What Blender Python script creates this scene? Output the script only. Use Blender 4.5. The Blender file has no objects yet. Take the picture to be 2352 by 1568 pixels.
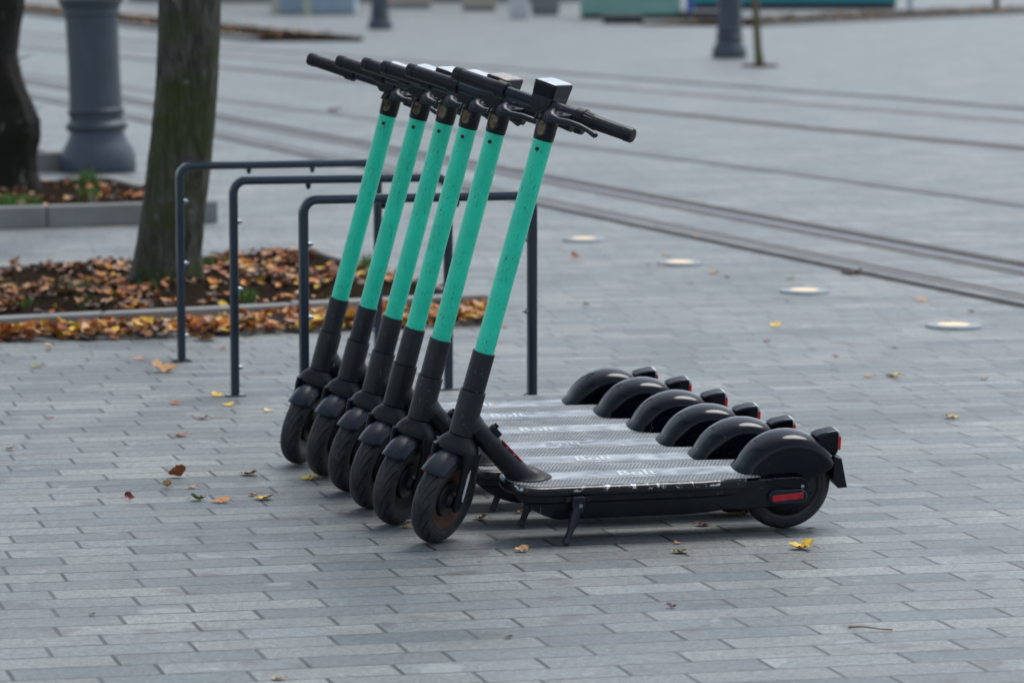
import bpy, bmesh, math, random
from mathutils import Vector, Matrix, noise as mnoise
R = math.radians
random.seed(7)
scn = bpy.context.scene
col = scn.collection

# ------------------------------------------------------------------ camera
CAM_H = 1.54; FPX = 7800.0; PITCH = math.atan((784 + 90) / FPX)   # 2352-wide reference frame
cam_d = bpy.data.cameras.new('camera'); cam = bpy.data.objects.new('camera', cam_d); col.objects.link(cam)
cam.location = (0, 0, CAM_H); cam.rotation_euler = (math.pi / 2 - PITCH, 0, 0)
cam_d.sensor_width = 36; cam_d.lens = FPX / 2352 * 36
cam_d.clip_start = 0.1; cam_d.clip_end = 2000
cam_d.dof.use_dof = True; cam_d.dof.focus_distance = 8.95; cam_d.dof.aperture_fstop = 4.6
scn.camera = cam

# ------------------------------------------------------------------ world, sun, exposure
SUN_EL = R(64); SUN_AZ = R(40)      # azimuth measured from +Y towards +X: the light comes from behind the scene
w = bpy.data.worlds.new('World'); scn.world = w; w.use_nodes = True
nt = w.node_tree
sky = nt.nodes.new('ShaderNodeTexSky'); sky.sky_type = 'NISHITA'; sky.sun_disc = False
sky.sun_elevation = SUN_EL; sky.sun_rotation = SUN_AZ
sky.air_density = 1.0; sky.dust_density = 1.5; sky.ozone_density = 1.0
bg = nt.nodes['Background']; bg.inputs['Strength'].default_value = 0.125
hs = nt.nodes.new('ShaderNodeHueSaturation'); hs.inputs['Saturation'].default_value = 0.45   # thin overcast: a paler sky
nt.links.new(sky.outputs[0], hs.inputs['Color']); tn = nt.nodes.new('ShaderNodeMix'); tn.data_type = 'RGBA'; tn.blend_type = 'MULTIPLY'; tn.inputs[0].default_value = 1; tn.inputs[7].default_value = (.96, 1.0, 1.015, 1)
nt.links.new(hs.outputs[0], tn.inputs[6]); nt.links.new(tn.outputs[2], bg.inputs['Color'])
sd = bpy.data.lights.new('sun', 'SUN'); sd.energy = 1.7; sd.angle = R(32); sd.color = (1, 0.97, 0.93)
sun = bpy.data.objects.new('sun', sd); col.objects.link(sun)
dv = Vector((math.sin(SUN_AZ) * math.cos(SUN_EL), math.cos(SUN_AZ) * math.cos(SUN_EL), math.sin(SUN_EL)))
sun.rotation_euler = dv.to_track_quat('Z', 'Y').to_euler(); sun.location = (5, 10, 20)
scn.view_settings.view_transform = 'Standard'; scn.view_settings.look = 'None'
scn.view_settings.gamma = 1; scn.view_settings.exposure = 0.57

# ------------------------------------------------------------------ helpers
def at(px, py, z=0.0):
    """ground position seen at a pixel of the 2352x1568 photograph"""
    u = (784 - py) / FPX; v = (px - 1176) / FPX
    y = math.cos(PITCH) + u * math.sin(PITCH); zz = -math.sin(PITCH) + u * math.cos(PITCH)
    t = (z - CAM_H) / zz
    return Vector((v * t, y * t, z))

class MB:
    def __init__(s): s.v = []; s.f = []; s.m = []
    def add(s, vs, fs, M=None, mi=0):
        o = len(s.v)
        s.v += [tuple(M @ Vector(p)) if M is not None else tuple(p) for p in vs]
        s.f += [tuple(i + o for i in f) for f in fs]; s.m += [mi] * len(fs)
        return s
    def box(s, c, d, M=None, mi=0):
        x, y, z = c; a, b, h = d[0] / 2, d[1] / 2, d[2] / 2
        vs = [(x + i * a, y + j * b, z + k * h) for i in (-1, 1) for j in (-1, 1) for k in (-1, 1)]
        fs = [(0, 1, 3, 2), (4, 6, 7, 5), (0, 4, 5, 1), (2, 3, 7, 6), (0, 2, 6, 4), (1, 5, 7, 3)]
        return s.add(vs, fs, M, mi)
    def loft(s, rings, M=None, caps=True, closed=True, mi=0):
        n = len(rings[0]); vs = [p for r in rings for p in r]; fs = []
        for i in range(len(rings) - 1):
            for j in range(n if closed else n - 1):
                a = i * n + j; b = i * n + (j + 1) % n
                fs.append((a, b, b + n, a + n))
        if caps and closed:
            fs.append(tuple(range(n - 1, -1, -1))); fs.append(tuple(range((len(rings) - 1) * n, len(rings) * n)))
        return s.add(vs, fs, M, mi)
    def tube(s, pts, rad, n=16, M=None, sy=1.0, mi=0):
        """tube along points; rad scalar or list"""
        pts = [Vector(p) for p in pts]; rr = rad if isinstance(rad, (list, tuple)) else [rad] * len(pts)
        rings = []; prev = None
        for i, p in enumerate(pts):
            d = (pts[min(i + 1, len(pts) - 1)] - pts[max(i - 1, 0)]).normalized()
            if prev is None:
                a = Vector((0, 1, 0)) if abs(d.y) < 0.9 else Vector((1, 0, 0))
                a = (a - d * a.dot(d)).normalized()
            else: a = (prev - d * prev.dot(d)).normalized()
            prev = a; b = d.cross(a)
            rings.append([p + a * (rr[i] * math.cos(t)) + b * (rr[i] * sy * math.sin(t)) for t in (2 * math.pi * k / n for k in range(n))])
        return s.loft(rings, M, mi=mi)
    def lathe(s, prof, n=32, M=None, mod=None, mi=0):
        """prof: (r, z) up the Z axis"""
        rings = []
        for r, z in prof:
            rings.append([((r * (mod(t, z) if mod else 1)) * math.cos(t), (r * (mod(t, z) if mod else 1)) * math.sin(t), z) for t in (2 * math.pi * k / n for k in range(n))])
        return s.loft(rings, M, mi=mi)
    def build(s, name, mats, parent=None, smooth=True, bevel=0, mw=None, angle=35):
        me = bpy.data.meshes.new(name); me.from_pydata(s.v, [], s.f)
        bm = bmesh.new(); bm.from_mesh(me)
        bmesh.ops.remove_doubles(bm, verts=bm.verts, dist=1e-6)
        bmesh.ops.recalc_face_normals(bm, faces=bm.faces); bm.to_mesh(me); bm.free()
        if not isinstance(mats, (list, tuple)): mats = [mats]
        for m in mats: me.materials.append(m)
        if len(mats) > 1 and len(me.polygons) == len(s.m):
            me.polygons.foreach_set('material_index', s.m)
        o = bpy.data.objects.new(name, me); col.objects.link(o)
        if parent is not None: o.parent = parent
        if mw is not None: o.matrix_local = mw
        if bevel:
            b = o.modifiers.new('bevel', 'BEVEL'); b.width = bevel; b.segments = 3; b.limit_method = 'ANGLE'; b.angle_limit = R(30)
        if smooth:
            me.polygons.foreach_set('use_smooth', [True] * len(me.polygons))
            me.set_sharp_from_angle(angle=R(angle))
        return o

def tag(o, label=None, cat=None, group=None, kind=None):
    if label: o['label'] = label
    if cat: o['category'] = cat
    if group: o['group'] = group
    if kind: o['kind'] = kind
    return o
def empty(name, loc=(0, 0, 0), rz=0):
    o = bpy.data.objects.new(name, None); col.objects.link(o); o.location = loc; o.rotation_euler = (0, 0, rz); o.empty_display_size = .1
    return o

# ------------------------------------------------------------------ materials
class NT:
    def __init__(s, name):
        s.mat = bpy.data.materials.new(name); s.mat.use_nodes = True; s.t = s.mat.node_tree
        s.b = s.t.nodes['Principled BSDF']
    def n(s, typ, **kw):
        nd = s.t.nodes.new(typ)
        for k, v in kw.items(): setattr(nd, k, v)
        return nd
    def set(s, sock, v):
        if isinstance(v, bpy.types.NodeSocket): s.t.links.new(v, sock)
        elif v is not None:
            if isinstance(v, tuple) and len(v) == 3 and sock.type == 'RGBA': v = (*v, 1)
            sock.default_value = v
    def math(s, op, a, b=None, c=None, clamp=False):
        nd = s.n('ShaderNodeMath', operation=op); nd.use_clamp = clamp
        for i, x in enumerate((a, b, c)):
            if x is not None: s.set(nd.inputs[i], x)
        return nd.outputs[0]
    def mix(s, f, a, b, blend='MIX'):
        nd = s.n('ShaderNodeMix', data_type='RGBA', blend_type=blend)
        s.set(nd.inputs[0], f); s.set(nd.inputs[6], a); s.set(nd.inputs[7], b)
        return nd.outputs[2]
    def coord(s, rnd=False, scale=(1, 1, 1), geo=False):
        if geo: v = s.n('ShaderNodeNewGeometry').outputs['Position']
        else: v = s.n('ShaderNodeTexCoord').outputs['Object']
        if rnd:
            oi = s.n('ShaderNodeObjectInfo').outputs['Random']
            k = s.math('MULTIPLY', oi, 37.0)
            cb = s.n('ShaderNodeCombineXYZ'); 
            for i in range(3): s.set(cb.inputs[i], k)
            ad = s.n('ShaderNodeVectorMath', operation='ADD'); s.set(ad.inputs[0], v); s.set(ad.inputs[1], cb.outputs[0]); v = ad.outputs[0]
        if scale != (1, 1, 1):
            m = s.n('ShaderNodeVectorMath', operation='MULTIPLY'); s.set(m.inputs[0], v); m.inputs[1].default_value = scale; v = m.outputs[0]
        return v
    def noise(s, vec, scale, detail=4, rough=.55, dist=0, out=0):
        nd = s.n('ShaderNodeTexNoise'); s.set(nd.inputs['Vector'], vec)
        nd.inputs['Scale'].default_value = scale; nd.inputs['Detail'].default_value = detail
        nd.inputs['Roughness'].default_value = rough; nd.inputs['Distortion'].default_value = dist
        return nd.outputs[out]
    def ramp(s, f, lo, hi, a=0.0, b=1.0):
        nd = s.n('ShaderNodeMapRange'); s.set(nd.inputs[0], f)
        nd.inputs[1].default_value = lo; nd.inputs[2].default_value = hi; nd.inputs[3].default_value = a; nd.inputs[4].default_value = b
        nd.clamp = True
        return nd.outputs[0]
    def bump(s, h, strength=.3, dist=.01):
        nd = s.n('ShaderNodeBump'); nd.inputs['Strength'].default_value = strength; nd.inputs['Distance'].default_value = dist
        s.set(nd.inputs['Height'], h); s.set(s.b.inputs['Normal'], nd.outputs[0])
    def out(s, col_=None, rough=None, metal=None, spec=None, coat=None):
        s.set(s.b.inputs['Base Color'], col_); s.set(s.b.inputs['Roughness'], rough); s.set(s.b.inputs['Metallic'], metal)
        s.set(s.b.inputs['Specular IOR Level'], spec); s.set(s.b.inputs['Coat Weight'], coat)
        return s.mat
    def xyz(s, v):
        nd = s.n('ShaderNodeSeparateXYZ'); s.set(nd.inputs[0], v); return nd.outputs

def simple(name, c, rough=.5, metal=0.0, var=.25, scale=30, bump=0.0, spec=.5, geo=False):
    t = NT(name); v = t.coord(rnd=not geo, geo=geo)
    f = t.noise(v, scale, 5)
    cc = t.mix(t.ramp(f, .3, .7), tuple(x * (1 - var) for x in c), tuple(min(1, x * (1 + var)) for x in c))
    if bump: t.bump(f, bump, .002)
    return t.out(cc, t.ramp(f, .3, .7, max(0.03, rough - .08), rough + .1), metal, spec)

def m_pavement():
    t = NT('granite_pavers'); p = t.n('ShaderNodeNewGeometry').outputs['Position']
    mp = t.n('ShaderNodeMapping'); mp.inputs['Rotation'].default_value = (0, 0, R(-12)); t.set(mp.inputs[0], p)
    # gentle waviness of the laying
    wob = t.noise(mp.outputs[0], .35, 2); 
    x, y, z = t.xyz(mp.outputs[0])
    y = t.math('ADD', y, t.math('MULTIPLY', t.math('SUBTRACT', wob, .5), .10))
    mq = t.n('ShaderNodeMapping'); mq.inputs['Rotation'].default_value = (0, 0, R(-15.5)); t.set(mq.inputs[0], p); x = t.xyz(mq.outputs[0])[0]
    Wr, Lr = .117, .322
    v = t.math('DIVIDE', y, Wr); row = t.math('FLOOR', v); fv = t.math('SUBTRACT', v, row)
    wn = t.n('ShaderNodeTexWhiteNoise', noise_dimensions='1D'); t.set(wn.inputs['W'], row)
    off = t.math('ADD', t.math('MULTIPLY', row, .42), t.math('MULTIPLY', wn.outputs[0], .22))
    u = t.math('ADD', t.math('DIVIDE', x, Lr), off); cu = t.math('FLOOR', u); fu = t.math('SUBTRACT', u, cu)
    # distance to joints in metres
    fine = t.noise(p, 90, 2)
    du = t.math('MULTIPLY', t.math('MINIMUM', fu, t.math('SUBTRACT', 1, fu)), Lr)
    dv_ = t.math('MULTIPLY', t.math('MINIMUM', fv, t.math('SUBTRACT', 1, fv)), Wr)
    du = t.math('ADD', du, t.math('MULTIPLY', t.math('SUBTRACT', fine, .5), .004))
    dv_ = t.math('ADD', dv_, t.math('MULTIPLY', t.math('SUBTRACT', fine, .5), .003))
    cb = t.n('ShaderNodeCombineXYZ'); t.set(cb.inputs[0], cu); t.set(cb.inputs[1], row)
    wc = t.n('ShaderNodeTexWhiteNoise', noise_dimensions='2D'); t.set(wc.inputs[0], cb.outputs[0])
    ju = t.ramp(du, .0036, .0062, 1, 0); jv = t.ramp(dv_, .0034, .0058, 1, 0)
    jn = t.noise(p, 7, 3)
    jv = t.math('MULTIPLY', jv, t.ramp(jn, .36, .50, .5, 1))
    joint = t.math('MAXIMUM', ju, jv)
    joint_s = t.math('MULTIPLY', joint, t.ramp(t.noise(p, 3.1, 3), .3, .6, .6, 1))
    # granite body
    base = t.mix(wc.outputs[0], (.098, .114, .124), (.196, .213, .214))
    base = t.mix(t.ramp(wc.outputs[1], .0, 1.0, 0, .35), base, (.195, .192, .172))
    grain = t.noise(p, 150, 5, .85)
    base = t.mix(1.0, base, t.mix(t.ramp(grain, .3, .7), (.34, .35, .36), (1.75, 1.75, 1.73)), 'MULTIPLY')
    streak = t.noise(t.coord(geo=True, scale=(1, .7, 1)), 55, 5, .8)
    base = t.mix(1.0, base, t.mix(t.ramp(streak, .3, .7), (.55, .56, .58), (1.45, 1.45, 1.43)), 'MULTIPLY')
    dirt = t.noise(p, 1.3, 6, .62, .6)
    base = t.mix(1.0, base, t.mix(t.ramp(dirt, .34, .62), (.74, .76, .80), (1.12, 1.12, 1.11)), 'MULTIPLY')
    spots = t.noise(p, 5.5, 3, .5)
    base = t.mix(t.ramp(spots, .60, .70, 0, .6), base, (.07, .067, .068))
    pale = t.noise(t.coord(geo=True), 4.3, 3, .5, .3)
    base = t.mix(t.ramp(pale, .665, .69, 0, .35), base, (.36, .385, .38))
    c = t.mix(joint_s, base, (.024, .025, .026))
    h = t.math('ADD', t.math('MULTIPLY', t.math('SUBTRACT', 1, joint), 1.0), t.math('ADD', t.math('MULTIPLY', grain, .22), t.math('MULTIPLY', wc.outputs[0], .25)))
    t.bump(h, .45, .004)
    return t.out(c, t.ramp(grain, .3, .7, .40, .60), 0.0, .6)

def m_kerb():
    t = NT('kerb_granite'); p = t.coord(geo=True)
    g = t.noise(p, 200, 3, .7); d = t.noise(p, 3, 5)
    c = t.mix(t.ramp(g, .3, .7), (.16, .165, .165), (.30, .305, .30)); c = t.mix(t.ramp(d, .35, .65, 0, .6), c, (.13, .135, .125))
    t.bump(g, .3, .003)
    return t.out(c, .7)

def m_black(name, c=(.012, .014, .019), rough=.32, scratch=1.0, dust=0.10):
    t = NT(name); v = t.coord(rnd=True)
    n1 = t.noise(v, 18, 6, .65)
    vs = t.coord(rnd=True, scale=(1, 1, .12)); s1 = t.noise(vs, 160, 2, .5, 1.5)
    vs2 = t.coord(rnd=True, scale=(.15, 1, 1)); s2 = t.noise(vs2, 120, 2, .5, 2.0)
    big = t.noise(v, 9, 2)
    sc = t.math('MULTIPLY', t.math('MAXIMUM', t.ramp(s1, .70, .74), t.ramp(s2, .72, .76)), t.ramp(big, .5, .6))
    cc = t.mix(t.ramp(n1, .45, .8, 0, dust), c, (.14, .145, .15))
    cc = t.mix(t.math('MULTIPLY', sc, min(1, .45 * scratch)), cc, (.35, .37, .40))
    cc = t.mix(t.ramp(t.noise(v, 34, 2, .4, .5), .775, .785, 0, .8 if scratch > 1 else 0), cc, (.50, .52, .54))
    return t.out(cc, t.ramp(n1, .3, .7, max(.05, rough - .06), rough + .10), 0.0, .28)

def m_green():
    t = NT('green_tube_paint'); v = t.coord(rnd=True)
    base = t.mix(t.ramp(t.noise(v, 14, 4), .3, .7), (.005, .62, .405), (.012, .73, .49))
    v1 = t.coord(rnd=True, scale=(1, 1, .22)); s1 = t.noise(v1, 200, 3, .65, 1.6)
    v2 = t.coord(rnd=True); s2 = t.noise(v2, 240, 3, .65, 4.0)
    area = t.noise(v2, 11, 3)
    m1 = t.math('MULTIPLY', t.ramp(s1, .60, .64), t.ramp(area, .36, .50))
    m2 = t.math('MULTIPLY', t.ramp(s2, .61, .65), t.ramp(area, .44, .56))
    c = t.mix(t.math('MULTIPLY', t.math('MAXIMUM', m1, m2), .8), base, (.02, .055, .05))
    wh = t.math('MULTIPLY', t.ramp(t.noise(v2, 75, 2, .5), .745, .76), .8)
    c = t.mix(wh, c, (.6, .7, .66))
    return t.out(c, t.ramp(area, .3, .7, .28, .42), 0.0, .5, .15)

def m_deck_mat():
    t = NT('deck_grip'); v = t.n('ShaderNodeTexCoord').outputs['Object']; x, y, z = t.xyz(v)
    P = .0105
    rv = t.math('DIVIDE', y, P); row = t.math('FLOOR', rv); fy = t.math('SUBTRACT', t.math('SUBTRACT', rv, row), .5)
    odd = t.math('MULTIPLY', t.math('MODULO', t.math('ABSOLUTE', row), 2.0), .5)
    ru = t.math('ADD', t.math('DIVIDE', x, P), odd); fx = t.math('SUBTRACT', t.math('FRACT', ru), .5)
    r = t.math('SQRT', t.math('ADD', t.math('MULTIPLY', fx, fx), t.math('MULTIPLY', fy, fy)))
    dot = t.ramp(r, .30, .38, 1, 0)
    ay = t.math('ABSOLUTE', y)
    band = t.math('MULTIPLY', t.ramp(ay, .0335, .0345), t.ramp(ay, .0865, .0875, 1, 0))
    dot = t.math('MULTIPLY', dot, band)
    wr = t.noise(t.coord(rnd=True, scale=(.5, 1, 1)), 22, 6, .65, .8)
    plate = t.mix(t.ramp(wr, .32, .66), (.13, .145, .165), (.42, .45, .49))
    ground = t.mix(t.ramp(wr, .35, .65), (.12, .13, .14), (.30, .32, .335))
    edge = t.ramp(ay, .088, .090)
    c = t.mix(band, plate, ground); c = t.mix(dot, c, (.012, .012, .013)); c = t.mix(edge, c, (.02, .022, .026))
    t.bump(t.math('ADD', dot, t.math('MULTIPLY', wr, .15)), .6, .0016)
    return t.out(c, t.ramp(wr, .3, .7, .30, .5), t.math('MULTIPLY', t.math('SUBTRACT', 1, band), .45), .5)

def m_rim(name, amt):
    t = NT(name); v = t.coord(rnd=True); x, y, z = t.xyz(t.n('ShaderNodeTexCoord').outputs['Object'])
    n = t.noise(v, 42, 4, .7, .4); a = t.noise(v, 9, 2)
    m = t.math('MULTIPLY', t.math('MULTIPLY', t.ramp(n, .60 - amt * .05, .63 - amt * .05), t.ramp(a, .46, .52)), t.math('MULTIPLY', t.ramp(z, .158, .161), t.ramp(y, .05, .06)))
    c = t.mix(t.ramp(t.noise(v, 25), .4, .8, 0, .1), (.006, .008, .013), (.10, .11, .12))
    c = t.mix(t.math('MULTIPLY', m, amt), c, (.72, .74, .77))
    return t.out(c, t.ramp(n, .3, .7, .2, .42))

def m_tyre():
    t = NT('tyre_rubber'); v = t.n('ShaderNodeTexCoord').outputs['Object']; x, y, z = t.xyz(v)
    th = t.math('ARCTAN2', z, x); ay = t.math('DIVIDE', t.math('ABSOLUTE', y), .029)
    sh = t.math('MULTIPLY', t.math('GREATER_THAN', y, 0.0), .5)
    q = t.math('ADD', t.math('ADD', t.math('MULTIPLY', th, 15 / (2 * math.pi)), t.math('MULTIPLY', t.math('POWER', ay, .75), -2.1)), sh)
    f = t.math('FRACT', t.math('ADD', q, 50)); g = t.ramp(t.math('ABSOLUTE', t.math('SUBTRACT', f, .5)), .075, .12, 1, 0)
    # alternate groove lengths
    par = t.math('FRACT', t.math('MULTIPLY', t.math('FLOOR', t.math('ADD', q, 50)), .5))
    lo = t.math('ADD', .08, t.math('MULTIPLY', par, .5))
    mk = t.math('MULTIPLY', t.math('GREATER_THAN', ay, lo), t.math('LESS_THAN', ay, .93))
    rr = t.math('SQRT', t.math('ADD', t.math('MULTIPLY', x, x), t.math('MULTIPLY', z, z)))
    g = t.math('MULTIPLY', t.math('MULTIPLY', g, mk), t.math('GREATER_THAN', rr, .1035))
    ring = t.ramp(t.math('ABSOLUTE', t.math('SUBTRACT', rr, .096)), .0008, .002, .5, 0)
    g = t.math('MAXIMUM', g, ring)
    n = t.noise(t.coord(rnd=True), 30, 6, .65)
    c = t.mix(t.ramp(n, .35, .75), (.011, .013, .016), (.044, .047, .052)); c = t.mix(g, c, (.001, .001, .001))
    t.bump(t.math('SUBTRACT', t.math('MULTIPLY', n, .1), g), .8, .003)
    return t.out(c, .55, 0.0, .4)

def m_grip():
    t = NT('rubber_grip'); v = t.n('ShaderNodeTexCoord').outputs['Object']
    w1 = t.n('ShaderNodeTexChecker'); t.set(w1.inputs[0], v); w1.inputs['Scale'].default_value = 330
    n = t.noise(t.coord(rnd=True), 20, 4)
    t.bump(w1.outputs[1], .4, .001)
    return t.out(t.mix(t.ramp(n, .4, .8), (.003, .005, .010), (.010, .013, .022)), .30, 0.0, .30)

def m_bark(name, dark, light, moss):
    t = NT(name); v = t.coord(geo=True); vs = t.coord(geo=True, scale=(1, 1, .22))
    n = t.noise(vs, 26, 6, .7, .8); b = t.noise(v, 3.2, 4, .6); f = t.noise(vs, 80, 3)
    c = t.mix(t.ramp(n, .32, .68), dark, light)
    c = t.mix(t.math('MULTIPLY', t.ramp(b, .42, .56), t.ramp(f, .3, .6, .35, .9)), c, moss)
    pl = t.noise(v, 9, 3, .5, .5); c = t.mix(t.ramp(pl, .66, .72, 0, .6), c, (.24, .25, .22))
    t.bump(t.math('ADD', n, t.math('MULTIPLY', f, .4)), .9, .03)
    return t.out(c, .85, 0.0, .3)

M = {}
M['pave'] = m_pavement(); M['kerb'] = m_kerb()
M['body'] = m_black('matt_black_metal', (.006, .008, .013), .38, 1.0, .05)
M['gloss'] = m_black('gloss_black_plastic', (.0022, .0038, .009), .10, .8, .015)
M['dark_alu'] = m_black('scratched_grey_metal', (.015, .018, .024), .40, 1.9, .12)
M['lever'] = m_black('worn_lever_metal', (.012, .016, .026), .28, 1.4, .14)
M['plastic'] = m_black('black_plastic', (.006, .008, .012), .38, .8, .06)
M['blueish'] = m_black('worn_blue_black_plastic', (.009, .014, .026), .30, 1.0, .10)
M['green'] = m_green(); M['mat'] = m_deck_mat()
M['rim_chip'] = m_rim('chipped_rim_paint', 1.0); M['rim_plain'] = m_rim('rim_paint', .12)
M['tyre'] = m_tyre(); M['grip'] = m_grip()
M['hub'] = simple('hub_grey_black', (.007, .008, .010), .45, .2, .4, 25)
M['rust'] = simple('rusty_brown_rim', (.095, .045, .026), .6, .1, .5, 30)
M['red'] = simple('red_reflector', (.42, .008, .02), .18, 0, .2, 60)
M['redlens'] = simple('red_lens', (.60, .015, .02), .12, 0, .15, 60)
M['clear'] = simple('clear_lens', (.50, .52, .55), .12, 0, .2, 50)
M['letter'] = None
def m_letter(name, amt):
    t = NT(name); n = t.noise(t.coord(rnd=True), 60, 5, .7)
    return t.out(t.mix(t.ramp(n, .68 - amt * .35, .74 - amt * .2), (.52, .56, .56), (.20, .21, .225)), .5)
M['letter'] = m_letter('worn_white_lettering', 0.3); M['letter_worn'] = m_letter('nearly_gone_lettering', .9)
M['screw'] = simple('screw_steel', (.03, .032, .036), .35, .3, .3, 80)
M['zinc'] = simple('zinc_bolt', (.30, .34, .38), .4, .9, .2, 60)
M['headlamp'] = simple('headlamp_glass', (.085, .068, .045), .06, .4, .9, 70)
M['screen'] = simple('display_cover', (.55, .57, .60), .10, .3, .2, 40)  # pale base colour carries the sky's reflection on dark glass
M['screen_worn'] = simple('worn_display_cover', (.28, .20, .14), .14, .2, .6, 60)
M['rack'] = simple('anthracite_rack_paint', (.030, .044, .064), .16, .3, .04, 12)
M['lamp'] = simple('grey_blue_cast_iron', (.055, .072, .095), .48, .1, .2, 6)
M['soil'] = simple('dark_soil', (.022, .016, .012), 1.0, 0, .8, 60, .8, 0.0, geo=True)
M['grass'] = simple('grass_blades', (.07, .17, .02), .6, 0, .4, 40)
M['bark1'] = m_bark('mossy_grey_bark', (.012, .012, .009), (.135, .134, .115), (.042, .060, .011))
M['bark2'] = m_bark('dark_rough_bark', (.006, .005, .005), (.034, .029, .026), (.014, .016, .008))
M['bark3'] = m_bark('olive_young_bark', (.10, .08, .06), (.22, .19, .12), (.14, .15, .05))
M['track'] = simple('dark_track_stone', (.150, .146, .142), .7, 0, .35, 9, spec=.1, geo=True)
M['slot'] = simple('black_drain_slot', (.052, .053, .055), .9, 0, .4, 12, spec=.1, geo=True)
M['rail'] = simple('worn_steel_rail', (.19, .20, .225), .38, .5, .25, 12, geo=True)
M['strip'] = simple('pale_track_stone', (.17, .178, .182), .7, 0, .25, 9, geo=True)
LC = {'yellow': (.68, .44, .04), 'orange': (.56, .22, .04), 'tan': (.50, .29, .13), 'brown': (.16, .075, .04),
      'rust': (.36, .10, .03), 'red': (.21, .035, .025), 'pink': (.38, .20, .15), 'olive': (.17, .19, .05), 'pale': (.52, .42, .20), 'dark': (.045, .03, .025)}
for k, c in LC.items(): M['leaf_' + k] = simple(k + '_dry_leaf', c, .55, 0, .35, 45)

# ------------------------------------------------------------------ the setting
g = MB(); g.add([(-300, -60, 0), (300, -60, 0), (300, 500, 0), (-300, 500, 0)], [(0, 1, 2, 3)])
tag(g.build('pavement', M['pave'], smooth=False), 'grey granite paving laid in staggered rows of long blocks', kind='structure')

def strip(name, pts, wid, z, m, n=1):
    """flat band along ground points, real thickness z"""
    b = MB(); L = []; Rr = []
    for i, p in enumerate(pts):
        d = (pts[min(i + 1, len(pts) - 1)] - pts[max(0, i - 1)]).normalized(); nrm = Vector((-d.y, d.x, 0))
        L.append(p + nrm * wid / 2); Rr.append(p - nrm * wid / 2)
    for i in range(len(pts) - 1):
        q = [L[i], L[i + 1], Rr[i + 1], Rr[i]]
        b.add([(v.x, v.y, z) for v in q], [(0, 1, 2, 3)])
    return tag(b.build(name, m, smooth=False), kind='structure')
def ext(a, b, k0, k1):
    d = b - a; return [a + d * t for t in (k0, 0, .33, .66, 1, k1)]
def track(px, bands, k0=-2.5, k1=1.35):
    """px: pixel points along a line of the photograph; bands: (offset, width, z, material)"""
    P_ = [at(*p) for p in px]; d0 = (P_[1] - P_[0]).normalized(); d1 = (P_[-1] - P_[-2]).normalized()
    P_ = [P_[0] - d0 * 70] + P_ + [P_[-1] + d1 * 5]
    for off, wd, z, nm, m in bands:
        Q = []
        for i, p in enumerate(P_):
            d = (P_[min(i + 1, len(P_) - 1)] - P_[max(0, i - 1)]).normalized(); Q.append(p + Vector((-d.y, d.x, 0)) * off)
        strip(nm, Q, wd, z, m)
# near drain slot, rail with groove, fainter strips behind
track([(1435, 512.6), (1763.6, 581.8), (2045, 640.7), (2352, 703)], [(0, .085, .004, 'drain_channel', M['slot']), (.16, .05, .004, 'paving_band', M['strip']), (.23, .03, .004, 'drain_channel', M['track'])])
track([(1435, 446), (1897, 533), (2352, 617.7)], [(0, .34, .004, 'tram_track', M['track']), (-.05, .07, .008, 'tram_rail', M['rail']), (.03, .03, .008, 'rail_groove', M['slot']), (.11, .02, .008, 'rail_groove', M['slot'])])
track([(1435, 348.6), (1892, 407.5), (2352, 471.6)], [(0, .20, .004, 'tram_track', M['track']), (-.03, .06, .008, 'tram_rail', M['rail'])])
track([(1435, 251), (1881, 297), (2352, 342)], [(0, .30, .004, 'tram_track', M['track']), (0.03, .08, .008, 'rail_groove', M['slot'])])
track([(1435, 205), (1897, 243.5), (2352, 281)], [(0, .25, .004, 'paving_band', M['track'])])
track([(1435, 179.4), (2050, 225.5), (2352, 251)], [(0, .25, .004, 'drain_channel', M['track']), (0, .10, .008, 'drain_channel', M['slot'])])

def leaf_geo(b, c, size, rz, tilt=0., roll=0., curl=.25, mi=0, seg=5, aspect=.62):
    """a curled pointed leaf with a folded midrib"""
    Mx = Matrix.Translation(c) @ Matrix.Rotation(rz, 4, 'Z') @ Matrix.Rotation(tilt, 4, 'Y') @ Matrix.Rotation(roll, 4, 'X')
    vs = []; fs = []
    for i in range(seg + 1):
        t = i / seg; x = (t - .5) * size
        hw = size * aspect * .5 * (math.sin(math.pi * min(1, t ** .75)) ** .8 if 0 < t < 1 else 0.02) * random.uniform(.85, 1.1)
        z = curl * size * (2 * t - 1) ** 2 * .5
        e1 = z + hw * random.uniform(.1, .7) * curl * 2; e2 = z + hw * random.uniform(.1, .7) * curl * 2
        vs += [(x, -hw, e1), (x, 0, z), (x, hw, e2)]
    for i in range(seg):
        a = i * 3; fs += [(a, a + 1, a + 4, a + 3), (a + 1, a + 2, a + 5, a + 4)]
    b.add(vs, fs, Mx, mi)

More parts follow.
